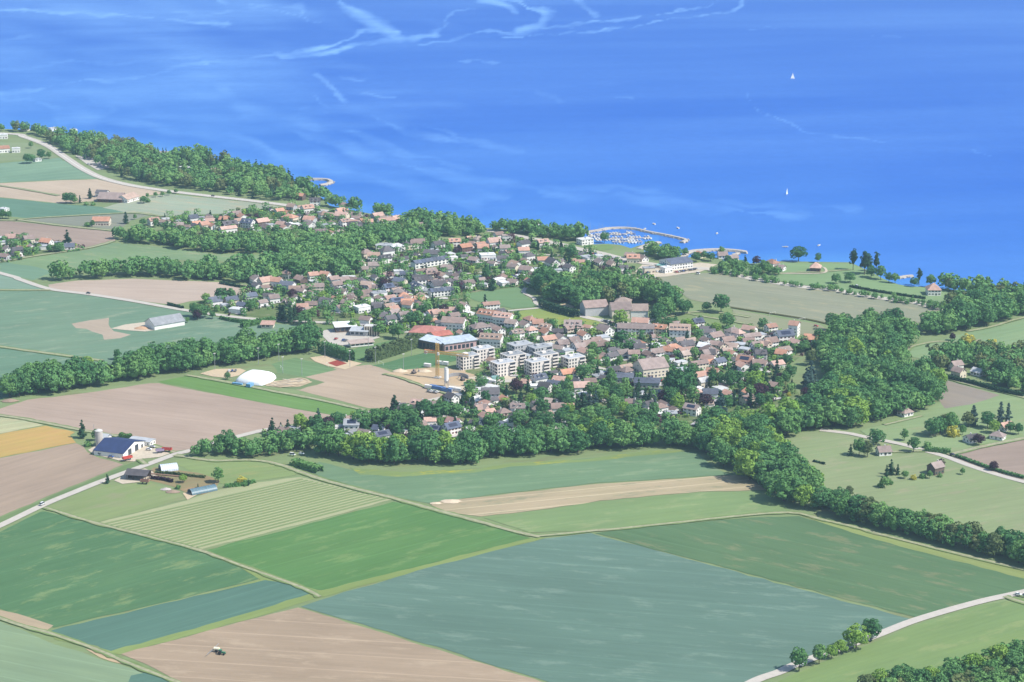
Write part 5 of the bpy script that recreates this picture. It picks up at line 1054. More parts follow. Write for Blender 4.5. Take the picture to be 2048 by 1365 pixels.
def hedge(pix, w_, h, leaf, lab, dens=1.0):
    pts = [P(*p) for p in smooth_line(pix, 4)]; Q = []; g = RNG
    for (ax, ay), (bx, by) in zip(pts[:-1], pts[1:]):
        L = math.hypot(bx - ax, by - ay)
        if L < .01: continue
        n = int(L * (w_ + 2 * h) * 2.2 * dens) + 4; u = g.uniform(0, 1, n); t = g.uniform(0, 1, n) * (w_ + 2 * h)
        side = np.where(t < h, -1, np.where(t > h + w_, 1, 0)); off = np.where(side == -1, -w_ / 2, np.where(side == 1, w_ / 2, t - h - w_ / 2)); z = np.where(side == -1, t, np.where(side == 1, t - h - w_, h))
        nx, ny = -(by - ay) / L, (bx - ax) / L
        hh = 1 + .12 * np.sin(u * 9 + ax) + g.uniform(-.06, .06, n)
        p = np.stack([ax + (bx - ax) * u + nx * off, ay + (by - ay) * u + ny * off, z * hh + .2], 1)
        nr = np.stack([nx * side, ny * side, (side == 0) * 1.0], 1) + g.normal(size=(n, 3)) * .4; nr /= np.linalg.norm(nr, axis=1)[:, None]
        a = np.cross(nr, g.normal(size=(n, 3))); a /= np.linalg.norm(a, axis=1)[:, None]; b = np.cross(nr, a); s = .55
        Q.append(np.stack([p - a * s - b * s, p + a * s - b * s, p + a * s + b * s, p - a * s + b * s], 1))
    me = quads_mesh('hedge', np.concatenate(Q), LEAF[leaf]); o = bpy.data.objects.new('hedge', me); COL.objects.link(o); tag(o, lab, 'hedge')
for a_ in [([(642, 703), (670, 712), (703, 724)], 7, 8, 'o', 'tall thick hedge beside the red tennis court'), ([(738, 724), (790, 708), (841, 690)], 9, 9, 'g', 'grey brown line of young trees between the two pitches'),
 ([(1082, 613), (1110, 624), (1148, 634), (1153, 636)], 5, 6, 'c', 'tall dark clipped hedge curving beside the playground'), ([(440, 638), (480, 646), (535, 646)], 2, 2.5, 'o', 'dark hedge along the country road below the blue roofed row'),
 ([(336, 610), (350, 614), (366, 618)], 2, 2, 'c', 'short hedge along the country road left of the houses'), ([(440, 568), (490, 577), (520, 580)], 2, 2, 'c', 'thin dark hedge at the corner of the beige field'),
 ([(484, 656), (520, 648), (550, 644)], 5, 4, 'm', 'bushy hedge above the low orange roofed shelter'), ([(1886, 756), (1948, 770), (1990, 782), (2048, 794)], 3, 3, 'c', 'long dark hedge along the lane of the upper right grove'),
 ([(1912, 914), (1960, 932), (2000, 945), (2048, 958)], 2, 1.8, 'o', 'low dark hedge between the lane and the brown field at the right'), ([(1626, 924), (1650, 930)], 1, 1.2, 'c', 'thin dark hedge line in the right meadow'),
 ([(585, 930), (605, 935), (625, 941), (640, 946)], 6, 4, 'm', 'scrubby hedge beside the curving field path'), ([(240, 875), (262, 878)], 2.5, 3, 'm', 'hedge behind the silo and the blue roofed barn'),
 ([(1700, 575), (1760, 586), (1850, 599)], 2, 2, 'c', 'dark hedge in front of the lakeside lawn'), ([(955, 712), (990, 705)], 2, 2, 'm', 'green hedge behind the white apartment blocks'),
 ([(1098, 752), (1125, 764), (1135, 768)], 3, 2.5, 'c', 'dark hedge right of the front apartment block'), ([(950, 785), (975, 781), (1010, 786)], 3, 3, 'o', 'curved hedge below the building site'),
 ([(1560, 690), (1590, 697), (1620, 704)], 3, 3, 'c', 'dark clipped hedge under the tower house'), ([(1850, 903), (1870, 905), (1900, 908)], 3, 3, 'm', 'hedge between the lane and the yellow bush garden'),
 ([(300, 958), (330, 962), (345, 966)], 1.5, 2, 'p', 'reddish shrub row in the vegetable plots'), ([(310, 948), (340, 949), (372, 953), (410, 957)], 1, 1.6, 'g', 'row of low vines in the vegetable plots'),
 ([(450, 975), (480, 973), (510, 966)], 2, 2, 'm', 'shrub row above the striped field')]: hedge(*a_)

# ---- the striped field: real rows of young crop
def crop_rows():
    a, b, c, d = P(205, 1047), P(400, 1097), P(778, 999), P(600, 958); V = []; F = []; n = 17
    for k in range(n):
        t = (k + .5) / n
        p = (d[0] + (c[0] - d[0]) * t, d[1] + (c[1] - d[1]) * t); q = (a[0] + (b[0] - a[0]) * t, a[1] + (b[1] - a[1]) * t)
        L = math.hypot(p[0] - q[0], p[1] - q[1]); nx, ny = -(p[1] - q[1]) / L * 1.15, (p[0] - q[0]) / L * 1.15; m = 24
        for i in range(m + 1):
            u = i / m; x, y = q[0] + (p[0] - q[0]) * u, q[1] + (p[1] - q[1]) * u; j = random.uniform(-.25, .25)
            V += [(x - nx, y - ny, .3), (x + j * nx, y + j * ny, .55 + random.uniform(-.03, .03)), (x + nx, y + ny, .3)]
            if i: s = len(V) - 6; F += [(s, s + 3, s + 4, s + 1), (s + 1, s + 4, s + 5, s + 2)]
    tag(mk('crop_rows', V, F, field_mat(C(148, 175, 126), C(156, 180, 132), 0, .8)), 'rows of young crop on the striped field', 'crop rows', None, 'stuff')
crop_rows()
# ================================================================== HARBOUR, BOATS, VEHICLES, SMALL THINGS
LANDM += [(1200, 472, 'at the shore end of the marina'), (1245, 468, 'in the middle of the marina'), (1290, 474, 'at the outer end of the marina'), (1310, 484, 'along the marina quay'),
 (1190, 512, 'in the harbour car park'), (1230, 522, 'at the right end of the harbour car park'), (1330, 545, 'in the boat yard'), (185, 325, 'in the top left car park'), (1200, 645, 'in the court of the manor farm'), (680, 680, 'in the school yard'), (1330, 762, 'on the village square'), (880, 785, 'at the foot of the building site')]
def breakwater(pix, w_, h, lab, name, wallside=None):
    pts = [P(*p) for p in smooth_line(pix, 5)]; b = MB(); V = []; F = []
    for i, p in enumerate(pts):
        q0, q1 = pts[max(0, i - 1)], pts[min(len(pts) - 1, i + 1)]; dx, dy = q1[0] - q0[0], q1[1] - q0[1]; l = math.hypot(dx, dy) or 1; nx, ny = -dy / l, dx / l
        for o_, z in ((-w_ / 2 - 1.5, -2.5), (-w_ / 2, h), (w_ / 2, h), (w_ / 2 + 1.5, -2.5)): V.append((p[0] + nx * o_, p[1] + ny * o_, z))
        if i:
            s = 4 * i
            for k in range(3): F.append((s - 4 + k, s - 3 + k, s + 1 + k, s + k))
    F.append((0, 1, 2, 3)); n = len(V); F.append((n - 1, n - 2, n - 3, n - 4))
    r = empty(name, pts[0][0], pts[0][1], 0); o = mk('walkway', [(x - pts[0][0], y - pts[0][1], z) for x, y, z in V], F, STONE, r)
    g = random.Random(5); m = MB()
    for (ax, ay), (bx, by) in zip(pts[:-1], pts[1:]):
        L = math.hypot(bx - ax, by - ay)
        if L < .1: continue
        nx, ny = -(by - ay) / L, (bx - ax) / L
        for k in range(int(L / 1.3)):
            t = g.random(); s = g.choice((-1, 1, 1)); o_ = s * (w_ / 2 + g.uniform(.2, 2.2)); z = -1.3 + g.uniform(0, 1.1)
            m.box(ax + (bx - ax) * t + nx * o_ - pts[0][0], ay + (by - ay) * t + ny * o_ - pts[0][1], z, g.uniform(.8, 1.8), g.uniform(.8, 1.6), g.uniform(.6, 1.2), g.uniform(0, 3))
    tag(m.build('rubble', STONE, r), kind='stuff'); tag(r, lab, 'breakwater')
breakwater([(1163, 466), (1195, 461), (1217, 457), (1245, 456), (1270, 458), (1297, 464), (1324, 469), (1348, 474), (1365, 478), (1372, 481), (1364, 485)], 3.2, .9, 'long curved stone breakwater sheltering the marina', 'breakwater')
breakwater([(1278, 499), (1293, 491), (1319, 485)], 5, .9, 'short stone quay on the near side of the marina', 'quay')
breakwater([(1364, 518), (1371, 508), (1386, 503), (1408, 501), (1434, 500), (1460, 501), (1488, 504), (1488, 506)], 4.5, 1.2, 'pale curved mole around the small harbour ring', 'mole')
breakwater([(1466, 516), (1470, 510), (1477, 507)], 3, 1.0, 'short inner jetty of the small harbour ring', 'jetty')
breakwater([(600, 362), (620, 359), (645, 359), (658, 361), (662, 365), (652, 369), (640, 371)], 4, 1.2, 'small hooked stone jetty off the wooded shore', 'jetty')
breakwater([(1796, 556), (1812, 553), (1826, 552)], 3, .9, 'short jetty between the poplars on the right', 'jetty')
breakwater([(292, 306), (320, 305), (345, 306), (368, 307)], 3, 1.5, 'pale sea wall at the end of the upper left wood', 'sea_wall')
HULL = paint('hull_white', (.72, .72, .70), .35, .03); TARP = paint('boat_cover_blue', (.06, .12, .30), .7); TARP2 = paint('boat_cover_beige', (.50, .44, .34), .7); DECK = paint('deck', (.45, .38, .30), .7); SAIL = paint('sail_cloth', (.80, .79, .76), .7, .03)
def hull_mesh(L, B_, H_):
    V = []; st = [(-.5, .72, .9), (-.25, .98, .85), (0, 1.0, .85), (.25, .78, .95), (.4, .42, 1.08), (.5, .04, 1.2)]
    for x, w_, z in st:
        for s, zz in ((-1, z * H_), (-.6, 0), (0, -.3), (.6, 0), (1, z * H_)): V.append((x * L, s * w_ * B_ / 2, zz))
    F = [];
    for i in range(len(st) - 1):
        for k in range(4): a = 5 * i + k; F.append((a, a + 5, a + 6, a + 1))
        a = 5 * i; F.append((a + 4, a + 9, a + 5, a))
    F.append((0, 1, 2, 3, 4)); return mk('hull', V, F, HULL, link=False).data
HM = {k: hull_mesh(*v) for k, v in {'y': (8.5, 2.7, .9), 'm': (6.5, 2.4, .8), 's': (10, 3, 1.0)}.items()}
def _sub(b, name, mats): o = b.build(name, mats, link=False); return o.data
b_ = MB(); b_.box(-.5, 0, .72, 3.4, 1.5, .5); b_.box(1.2, 0, .72, 1.4, 1.0, .35); CAB_Y = _sub(b_, 'cabin', HULL)
b_ = MB(); b_.box(-1.2, 0, .66, 3.2, 1.9, .45); b_.slab([(.5, -.9, .8), (2.2, -.5, .8), (2.2, .5, .8), (.5, .9, .8)], .2); COV_B = _sub(b_, 'cover', TARP)
COV_W = COV_B.copy(); COV_W.materials.clear(); COV_W.materials.append(TARP2)
b_ = MB(); b_.tube((0, 0, .5), (0, 0, 12.5), .11, .07, 5); MAST = _sub(b_, 'mast', METAL)
b_ = MB(); b_.tube((0, 0, 1.7), (-3.4, 0, 1.6), .16, .14, 6); BOOM = _sub(b_, 'boom', TARP)
def boat(px, py, k, rot):
    x, y = P(px, py, -1); r = empty('sailing_boat' if k == 'y' else 'motor_boat', x, y, -1, rot); s = random.uniform(.85, 1.12); r.scale = (s, s, s)
    inst('hull', HM[k], r)
    if k == 'y': inst('cabin', CAB_Y, r); inst('mast', MAST, r, (.6, 0, 0)); inst('boom', BOOM, r, (.6, 0, 0)); d = 'white moored sailing boat with bare mast'
    else:
        w_ = random.random() < .5; inst('cover', COV_W if w_ else COV_B, r); d = 'white motor boat under a %s cover' % ('beige' if w_ else 'blue')
    add_item(r, d, px, py, 'boat', 'boats moored in the marina')
def pontoon(p0, p1, lab):
    a, b = P(*p0, -1), P(*p1, -1); L = math.hypot(b[0] - a[0], b[1] - a[1]); rot = math.atan2(b[1] - a[1], b[0] - a[0])
    r = empty('pontoon', (a[0] + b[0]) / 2, (a[1] + b[1]) / 2, -1, rot); m = MB(); m.box(0, 0, .1, L, 2.0, .4); m.build('deck', DECK, r); m = MB()
    for k in range(int(L / 8)): m.tube((-L / 2 + 4 + 8 * k, 1.1, -1), (-L / 2 + 4 + 8 * k, 1.1, 1.6), .14, k=5)
    for q in range(int(L / 8)): m = MB(); m.tube((-L / 2 + 4 + 8 * q, 1.15, -1), (-L / 2 + 4 + 8 * q, 1.15, 1.6), .14, k=5); m.build('pile', METAL, r)
    tag(r, lab, 'pontoon')
    n = int(L / 3.1)
    for k in range(n):
        t = (k + .5) / n; X, Y = a[0] + (b[0] - a[0]) * t, a[1] + (b[1] - a[1]) * t
        for s in (-1, 1):
            if random.random() < .10: continue
            o = 5.8; bx, by = X - math.sin(rot) * s * o, Y + math.cos(rot) * s * o; px, py = proj(bx, by, -1)
            boat(px, py, 'y' if random.random() < .3 else 'm', rot + s * math.pi / 2 + random.uniform(-.06, .06))
pontoon((1176, 473), (1268, 467), 'marina pontoon nearest the breakwater'); pontoon((1190, 480), (1302, 476), 'marina pontoon in the middle'); pontoon((1224, 484.5), (1285, 484), 'marina pontoon nearest the shore')
for px, py in ((1308, 449), (1356, 457), (1434, 468), (1290, 459), (1638, 492), (1570, 495)):
    x, y = P(px, py, -1); r = empty('motor_boat', x, y, -1, random.uniform(0, 3)); inst('hull', HM['m'], r); inst('cover', COV_W, r); add_item(r, 'small white boat at a mooring on open water', px, py, 'boat', 'boats moored on the open lake')
def sailboat(px, py, s, lab, rot):
    x, y = P(px, py, -1); r = empty('sailboat', x, y, -1, rot); r.scale = (s, s, s); inst('hull', HM['s'], r); m = MB(); m.tube((.8, 0, .6), (.8, 0, 14), .1, .06, 5); m.build('mast', METAL, r)
    mk('mainsail', [(.6, .0, 1.6), (-3.8, .25, 1.7), (.7, 0, 13.6), (-1.9, .45, 6), (.6, .05, 1.6), (-3.8, .3, 1.7), (.7, .05, 13.6), (-1.9, .5, 6)], [(0, 1, 3), (0, 3, 2), (5, 4, 7), (7, 4, 6)], SAIL, r)
    mk('jib', [(1.0, 0, 11.5), (4.8, 0, 1.1), (1.2, .3, 1.5), (1.0, .05, 11.5), (4.8, .05, 1.1), (1.2, .35, 1.5)], [(0, 1, 2), (4, 3, 5)], SAIL, r)
    tag(r, lab, 'sailboat')
sailboat(1585, 158, .74, 'larger white sailboat far out on the blue lake', .35)
sailboat(1574, 389, .56, 'smaller white sailboat nearer the shore', 1.15)

# ---- cars
CARP = {n: paint('car_' + n, c, .3, .03, 0, 1, .5) for n, c in (('white', (.75, .75, .74)), ('black', (.03, .03, .035)), ('silver', (.45, .46, .48)), ('red', (.45, .05, .04)), ('blue', (.05, .10, .30)), ('grey', (.18, .19, .20)))}
TYRE = paint('tyre', (.03, .03, .03), .9)
def car_body(m):
    V = []; prof = [(-2.15, .35), (-2.2, .75), (-1.9, .95), (1.0, .98), (2.05, .78), (2.15, .35)]
    for s in (-.86, .86):
        for x, z in prof: V.append((x, s, z))
    n = len(prof); F = [tuple(range(n)), tuple(range(2 * n - 1, n - 1, -1))] + [(i, n + i, n + (i + 1) % n, (i + 1) % n) for i in range(n)]
    return mk('body', V, F, m, link=False).data
CB = {k: car_body(v) for k, v in CARP.items()}
def cabin(m, h=1.45, x0=-1.7, x1=.95):
    V = [(x0, -.8, .95), (x1, -.8, .97), (x1, .8, .97), (x0, .8, .95), (x0 + .35, -.66, h), (x1 - .75, -.66, h), (x1 - .75, .66, h), (x0 + .35, .66, h)]
    return mk('cabin', V, [(0, 1, 5, 4), (1, 2, 6, 5), (2, 3, 7, 6), (3, 0, 4, 7), (4, 5, 6, 7)], [GLASS, m], idx=[0, 0, 0, 0, 1], link=False).data
CC = {k: cabin(v) for k, v in CARP.items()}; CV = {k: cabin(v, 2.0, -2.1, 1.6) for k, v in CARP.items()}
b_ = MB(); b_.tube((0, -.12, 0), (0, .12, 0), .33, k=10); WHEEL = _sub(b_, 'wheel', TYRE)
def car(px, py, col, rot, van=False, xy=None, desc=None, z=.9):
    x, y = xy or P(px, py); r = empty('delivery_van' if van else 'parked_car', x, y, z, rot)
    inst('body', CB[col], r); inst('cabin', (CV if van else CC)[col], r)
    for a in (-1.35, 1.35):
        for s in (-.82, .82): inst('wheel', WHEEL, r, (a, s, .33))
    add_item(r, desc or ('%s %s' % (col, 'van' if van else 'car')), px, py, 'van' if van else 'car', 'cars in the village and on the roads')
for px, py, c_, m_, v, d in ((85, 1012, 'white', -.42, 1, 'white van driving on the lower left country road'), (177, 589, 'black', .12, 0, 'black car on the road between the left fields'), (426, 394, 'black', .12, 0, 'dark car on the lake road by the wood'),
 (248, 912, 'grey', .1, 0, 'dark car in front of the blue roofed barn'), (198, 911, 'black', .3, 0, 'dark car at the left corner of the farm yard'), (222, 917, 'blue', .1, 0, 'blue car on the farm yard edge'), (298, 902, 'white', .1, 0, 'white car right of the farm gable'), (265, 884, 'blue', .15, 0, 'blue car behind the farm barn'), (305, 897, 'silver', .1, 0, 'silver car beside the white car at the farm'),
 (1641, 1318, 'white', -.4, 0, 'white car half hidden under the bottom right roadside trees'), (1607, 1334, 'silver', -.4, 0, 'silver car under the large dark roadside tree'), (1748, 1278, 'silver', -.4, 0, 'silver car at the right end of the roadside trees'),
 (585, 913, 'white', .1, 1, 'white camper van at the edge of the central wood belt'), (603, 911, 'white', .1, 0, 'white car beside the camper van at the wood edge'), (638, 905, 'white', -.3, 0, 'white car on the yard behind the wood edge'), (1714, 576, 'white', .3, 1, 'white van on the lakeside lawn'), (1396, 550, 'white', .2, 1, 'white van on the edge of the pale field'),
 (2036, 1193, 'white', .2, 0, 'white car at the right end of the bottom right road'), (2052, 1196, 'white', .2, 1, 'white camper at the far right edge of the road'), (1632, 655, 'red', .2, 0, 'red car by the ditch at the big wood'), (1905, 913, 'black', .3, 0, 'dark car at the right hand crossroads')):
    car(px, py, c_, gang(px, py, m_), bool(v), desc=d, z=.9)
def lot(pix, m, n, dx=2.7, p=.8):
    a, b = P(*pix[0]), P(*pix[1]); L = math.hypot(b[0] - a[0], b[1] - a[1]); rot = math.atan2(b[1] - a[1], b[0] - a[0])
    for k in range(int(L / dx)):
        if random.random() > p: continue
        t = (k + .5) * dx / L; x, y = a[0] + (b[0] - a[0]) * t, a[1] + (b[1] - a[1]) * t; px, py = proj(x, y)
        car(px, py, random.choice(['white', 'black', 'silver', 'grey', 'red', 'blue', 'white', 'grey']), rot + math.pi / 2 + random.uniform(-.05, .05), random.random() < .08, xy=(x, y))
for q_ in [((1145, 506), (1195, 511)), ((1160, 513), (1205, 519)), ((1205, 514), (1240, 520)), ((168, 316), (200, 322)), ((176, 330), (214, 336)), ((1292, 548), (1330, 543)), ((1350, 547), (1395, 540)), ((670, 680), (700, 685)),
 ((1205, 643), (1225, 649)), ((1300, 760), (1330, 765)), ((940, 768), (985, 770)), ((855, 784), (880, 788)), ((455, 745), (475, 744)), ((1120, 765), (1150, 768)), ((1000, 690), (1035, 688)), ((1070, 486), (1085, 489)), ((1280, 650), (1310, 652))]: lot(q_, 0, 0)
for _ in range(46):
    a = random.choice([v for v in TAKEN if 760 < v[1] < 2600 and v[2] < 12]); t = random.uniform(0, 6.28); x, y = a[0] + math.cos(t) * (a[2] + 3), a[1] + math.sin(t) * (a[2] + 3); px, py = proj(x, y)
    if any(inpoly(px, py, v) for v in VILL) and free(x, y, 1): car(px, py, random.choice(['white', 'black', 'silver', 'grey', 'red', 'blue']), random.uniform(0, 3), xy=(x, y))

# ---- tractor with its sprayer
def tractor():
    x, y = P(443, 1310); rot = gang(443, 1310, .12); r = empty('tractor', x, y, .2, rot); G = paint('tractor_green', (.05, .20, .10), .4)
    m = MB(); m.box(1.2, 0, .9, 2.4, .9, .95); m.box(-.6, 0, .7, 1.6, 1.3, .8); m.build('body', G, r); m = MB(); m.box(-.6, 0, 1.5, 1.5, 1.5, 1.25, 0, 0); m.box(-.6, 0, 2.75, 1.7, 1.7, .15, 0, 1); m.build('cab', [GLASS, G], r)
    for a, s, q in ((-.8, 1.05, .95), (-.8, -1.05, .95), (1.7, .9, .62), (1.7, -.9, .62)): m = MB(); m.tube((a, s - .25, q), (a, s + .25, q), q, k=14); m.build('wheel', TYRE, r)
    tag(r, 'green tractor working in the brown field at the bottom', 'tractor')
    x, y = P(434, 1305); r = empty('field_sprayer', x, y, .2, rot)
    m = MB(); m.tube((-1.7, 0, 2.0), (1.6, 0, 2.0), .95, k=12); m.build('tank', paint('tank_cream', (.72, .68, .50), .5), r); m = MB(); m.box(0, 0, .9, 4.4, 1.1, .25); m.build('frame', METAL, r)
    for s in (-1, 1):
        m = MB(); m.tube((-.3, s * 1.3, .85), (.4, s * 1.3, .85), .01); m = MB(); m.tube((0, s * 1.05, .85), (0, s * 1.35, .85), .85, k=14); m.build('wheel', TYRE, r)
        m = MB(); m.tube((-2.3, s * .6, 1.3), (-2.5, s * 9, 1.5), .12, .08, 4); m.tube((-2.3, s * .6, 2.0), (-2.5, s * 9, 1.55), .07, .05, 4); m.build('boom', METAL, r)
    tag(r, 'cream sprayer tank trailer with wide booms behind the tractor', 'sprayer')
tractor()
# ---- farm trailers
def trailer(px, py, m_, c_, lab, L=7.5):
    x, y = P(px, py); r = empty('farm_trailer', x, y, .9, gang(px, py, m_)); m = MB()
    for a, b, sx, sy in ((0, 1.2, L, .12), (0, -1.2, L, .12), (L / 2, 0, .12, 2.3), (-L / 2, 0, .12, 2.3)): m.box(a, b, 1.1, sx, sy, 1.5)
    m.box(0, 0, .98, L - .2, 2.25, .12); m.build('bed', c_, r)
    for a in (-L * .25, L * .25):
        for s in (-1.1, 1.1): w_ = MB(); w_.tube((a, s - .15, .5), (a, s + .15, .5), .5, k=10); w_.build('wheel', TYRE, r)
    tag(r, lab, 'trailer')
RED = paint('trailer_red', (.50, .07, .05), .5)
trailer(255, 922, -.22, RED, 'bright red farm trailer in front of the white gable'); trailer(334, 905, .05, RED, 'red farm trailer at the right end of the yard'); trailer(320, 907, -.1, paint('trailer_lilac', (.30, .24, .34), .5), 'purplish trailer left of the red one at the yard end', 6); trailer(290, 969, .05, paint('trailer_brown', (.30, .16, .12), .6), 'brown trailer below the open shed', 6)

# ---- the white dome, fences, poles and goals of the sports ground
def dome():
    x, y = P(512, 762); r = empty('air_dome', x, y, .4, gang(512, 762, .12)); V = []; F = []; n = 40; m = 10
    for i in range(m + 1):
        u = i / m * math.pi / 2
        for j in range(n):
            t = 2 * math.pi * j / n; sq = 1 / max(abs(math.cos(t)), abs(math.sin(t))) ** .62; V.append((14 * sq * math.cos(t) * math.cos(u) ** .8, 14 * sq * math.sin(t) * math.cos(u) ** .8, 7.6 * math.sin(u)))
    for i in range(m):
        for j in range(n): F.append((i * n + j, i * n + (j + 1) % n, (i + 1) * n + (j + 1) % n, (i + 1) * n + j))
    mk('membrane', V, F, paint('dome_white', (.80, .80, .80), .5, .02), r, smooth=True)
    b = MB(); b.box(4, -17.5, 0, 4, 6, 2.6); b.build('entrance', paint('dome_blue', (.15, .32, .50)), r); b = MB(); b.box(-8, -16.5, 0, 9, 2, 1.4); b.build('blower_unit', paint('dome_blue', (.15, .32, .50)), r)
    tag(r, 'large white inflated dome over tennis courts', 'dome')
dome()
def pole(px, py, h, lab, name='floodlight_pole'):
    x, y = P(px, py); r = empty(name, x, y, .3, .5); b = MB(); b.tube((0, 0, 0), (0, 0, h), .22, .12, 6); b.build('mast', METAL, r); b = MB(); b.box(0, 0, h, 2.0, .4, .5); b.build('lamp_head', CONC, r); tag(r, None, 'floodlight', 'floodlights'); ITEMS.append((r, lab, px, py, 'beside the football pitches'))
for px, py in ((517, 730), (566, 748), (650, 716), (604, 752), (430, 741), (558, 722), (737, 706), (751, 728), (807, 742), (823, 712), (931, 712), (700, 735)): pole(px, py, 14, 'slim grey floodlight pole')
def goal(px, py, rot, lab):
    x, y = P(px, py); r = empty('football_goal', x, y, .35, rot); b = MB(); b.tube((0, -3.66, 0), (0, -3.66, 2.44), .09); b.tube((0, 3.66, 0), (0, 3.66, 2.44), .09); b.tube((0, -3.66, 2.44), (0, 3.66, 2.44), .09); b.build('frame', WHITE, r)
    tag(b and r, lab, 'goal')
goal(563, 740, .3, 'left white goal on the lower pitch'); goal(655, 733, .3, 'right white goal on the lower pitch'); goal(762, 730, .6, 'left white goal on the dark green pitch'); goal(907, 716, .6, 'right white goal on the dark green pitch'); goal(1604, 643, 2.2, 'goal frame at the edge of the pale field'); goal(1545, 631, 2.2, 'small goal frame beside the ditch')
def fence(pix, h, lab, step=5):
    pts = [P(*p) for p in smooth_line(pix, 3)]; r = empty('wire_fence', pts[0][0], pts[0][1], .3); acc = 0; b = MB()
    for (ax, ay), (bx, by) in zip(pts[:-1], pts[1:]):
        L = math.hypot(bx - ax, by - ay); n = max(1, int(L / step))
        for k in range(n):
            t = k / n; X, Y = ax + (bx - ax) * t - pts[0][0], ay + (by - ay) * t - pts[0][1]; q = MB(); q.tube((X, Y, 0), (X, Y, h), .07, k=4); q.build('post', METAL, r)
        for z in (h * .33, h * .66, h): b.tube((ax - pts[0][0], ay - pts[0][1], z), (bx - pts[0][0], by - pts[0][1], z), .03, k=3)
    tag(b.build('wires', METAL, r), kind='stuff'); tag(r, lab, 'fence')
fence([(722, 738), (760, 742), (812, 745)], 5, 'tall ball catching fence below the dark green pitch'); fence([(400, 748), (430, 756), (480, 764)], 3, 'fence between the field track and the dome')
# ---- building site
def crane():
    x, y = P(875, 757); r = empty('tower_crane', x, y, .3, gang(875, 757, .12)); Y_ = paint('crane_yellow', (.62, .38, .10), .5, .08); O_ = paint('crane_orange', (.62, .26, .10), .5, .08); H_ = 30
    def lattice(b, p0, p1, w_, n, up=(0, 0, 1), rad=.09):
        p0, p1 = Vector(p0), Vector(p1); d = (p1 - p0); a = d.cross(Vector(up)); a = a.normalized() if a.length > .01 else Vector((0, 1, 0)); c = d.cross(a).normalized()
        cs = [(a + c) * w_ / 2, (a - c) * w_ / 2, (-a - c) * w_ / 2, (-a + c) * w_ / 2]
        for q in cs: b.tube(p0 + q, p1 + q, rad, k=4)
        for i in range(n):
            for k in range(4):
                s, e = cs[k], cs[(k + 1) % 4]; b.tube(p0 + d * i / n + s, p0 + d * (i + 1) / n + e, rad * .6, k=3)
    b = MB(); lattice(b, (0, 0, 0), (0, 0, H_), 2.0, 14, (1, 0, 0), .22); b.build('mast', Y_, r); b = MB(); b.box(0, 0, -.3, 5, 5, 1.3); b.build('base', CONC, r)
    b = MB(); lattice(b, (1, 0, H_ - 8), (28, 0, H_ - 8), 1.9, 16, rad=.22); b.build('jib', Y_, r); b = MB(); lattice(b, (-1, 0, H_ - 8), (-12, 0, H_ - 8), 1.9, 6, rad=.22); b.build('counter_jib', O_, r)
    b = MB(); b.box(-10.5, 0, H_ - 10.5, 2.2, 1.4, 2.4); b.build('counterweight', CONC, r); b = MB(); b.tube((0, 0, H_), (24, 0, H_ - 7.2), .05, k=3); b.tube((0, 0, H_), (-10, 0, H_ - 7.2), .05, k=3); b.build('tie_cable', METAL, r)
    b = MB(); b.box(1.4, -1.2, H_ - 10, 1.6, 1.4, 2.2); b.build('cab', WHITE, r); b = MB(); b.tube((20, 0, H_ - 8.5), (20, 0, 10), .05, k=3); b.box(20, 0, 9.2, .6, .6, .8); b.build('hook', METAL, r)
    tag(r, 'yellow and orange tower crane standing on the building site', 'crane')
crane()
def plant():
    x, y = P(893, 774); r = empty('concrete_silo', x, y, .3, .3); b = MB(); b.tube((0, 0, 5), (0, 0, 15), 1.8, k=14); b.build('tank', WHITE, r); b = MB(); b.tube((0, 0, 2.5), (0, 0, 5), .5, 1.8, k=14); b.build('hopper', CONC, r)
    for a in (-1.4, 1.4):
        for s in (-1.4, 1.4): b = MB(); b.tube((a, s, 0), (a, s, 6), .18, k=5); b.build('leg', METAL, r)
    b = MB(); b.box(0, 0, 15, 2.2, 2.2, 1.2); b.build('filter_box', CONC, r); tag(r, 'white silo tower on legs beside the crane', 'silo')
plant()
def container(px, py, m_, c_, lab, L=6, n='site_container'):
    x, y = P(px, py); r = empty(n, x, y, .7, gang(px, py, m_)); b = MB(); b.box(0, 0, 0, L, 2.5, 2.6); b.build('body', c_, r)
    b = MB()
    for k in range(int(L / .6)): b.box(-L / 2 + .3 + k * .6, -1.28, .1, .25, .08, 2.4)
    tag(b.build('ribs', c_, r), kind='stuff'); b = MB(); b.box(L / 2 + .02, 0, .15, .06, 2.2, 2.3); b.build('door', METAL, r); tag(r, None, 'container', 'containers on the building site'); ITEMS.append((r, lab, px, py, 'on the building site'))
BLU = paint('container_blue', (.10, .19, .40), .5)
for px, py in ((866, 778), (872, 780), (884, 782), (890, 784), (898, 785)): container(px, py, .15, BLU, 'blue site container')
for px, py in ((968, 762), (976, 765), (960, 768), (985, 768), (905, 782), (915, 784), (880, 730), (890, 731), (855, 735), (857, 778)): container(px, py, .12, WHITE, 'white site cabin')
for px, py in ((935, 772), (948, 774), (990, 760)): container(px, py, -.1, paint('container_teal', (.25, .42, .40), .5), 'pale green site container')
def sheetwall():
    a = [P(*p) for p in smooth_line([(897, 757), (905, 754), (918, 753), (930, 755), (937, 759)], 5)]; r = empty('pit_wall', a[0][0], a[0][1], .3)
    for (ax, ay), (bx, by) in zip(a[:-1], a[1:]):
        L = math.hypot(bx - ax, by - ay); b = MB(); b.box((ax + bx) / 2 - a[0][0], (ay + by) / 2 - a[0][1], 0, L - .15, .4, 2.8, math.atan2(by - ay, bx - ax)); b.build('panel', METAL, r)
    tag(r, 'curved grey retaining wall around the excavation', 'wall')
sheetwall()
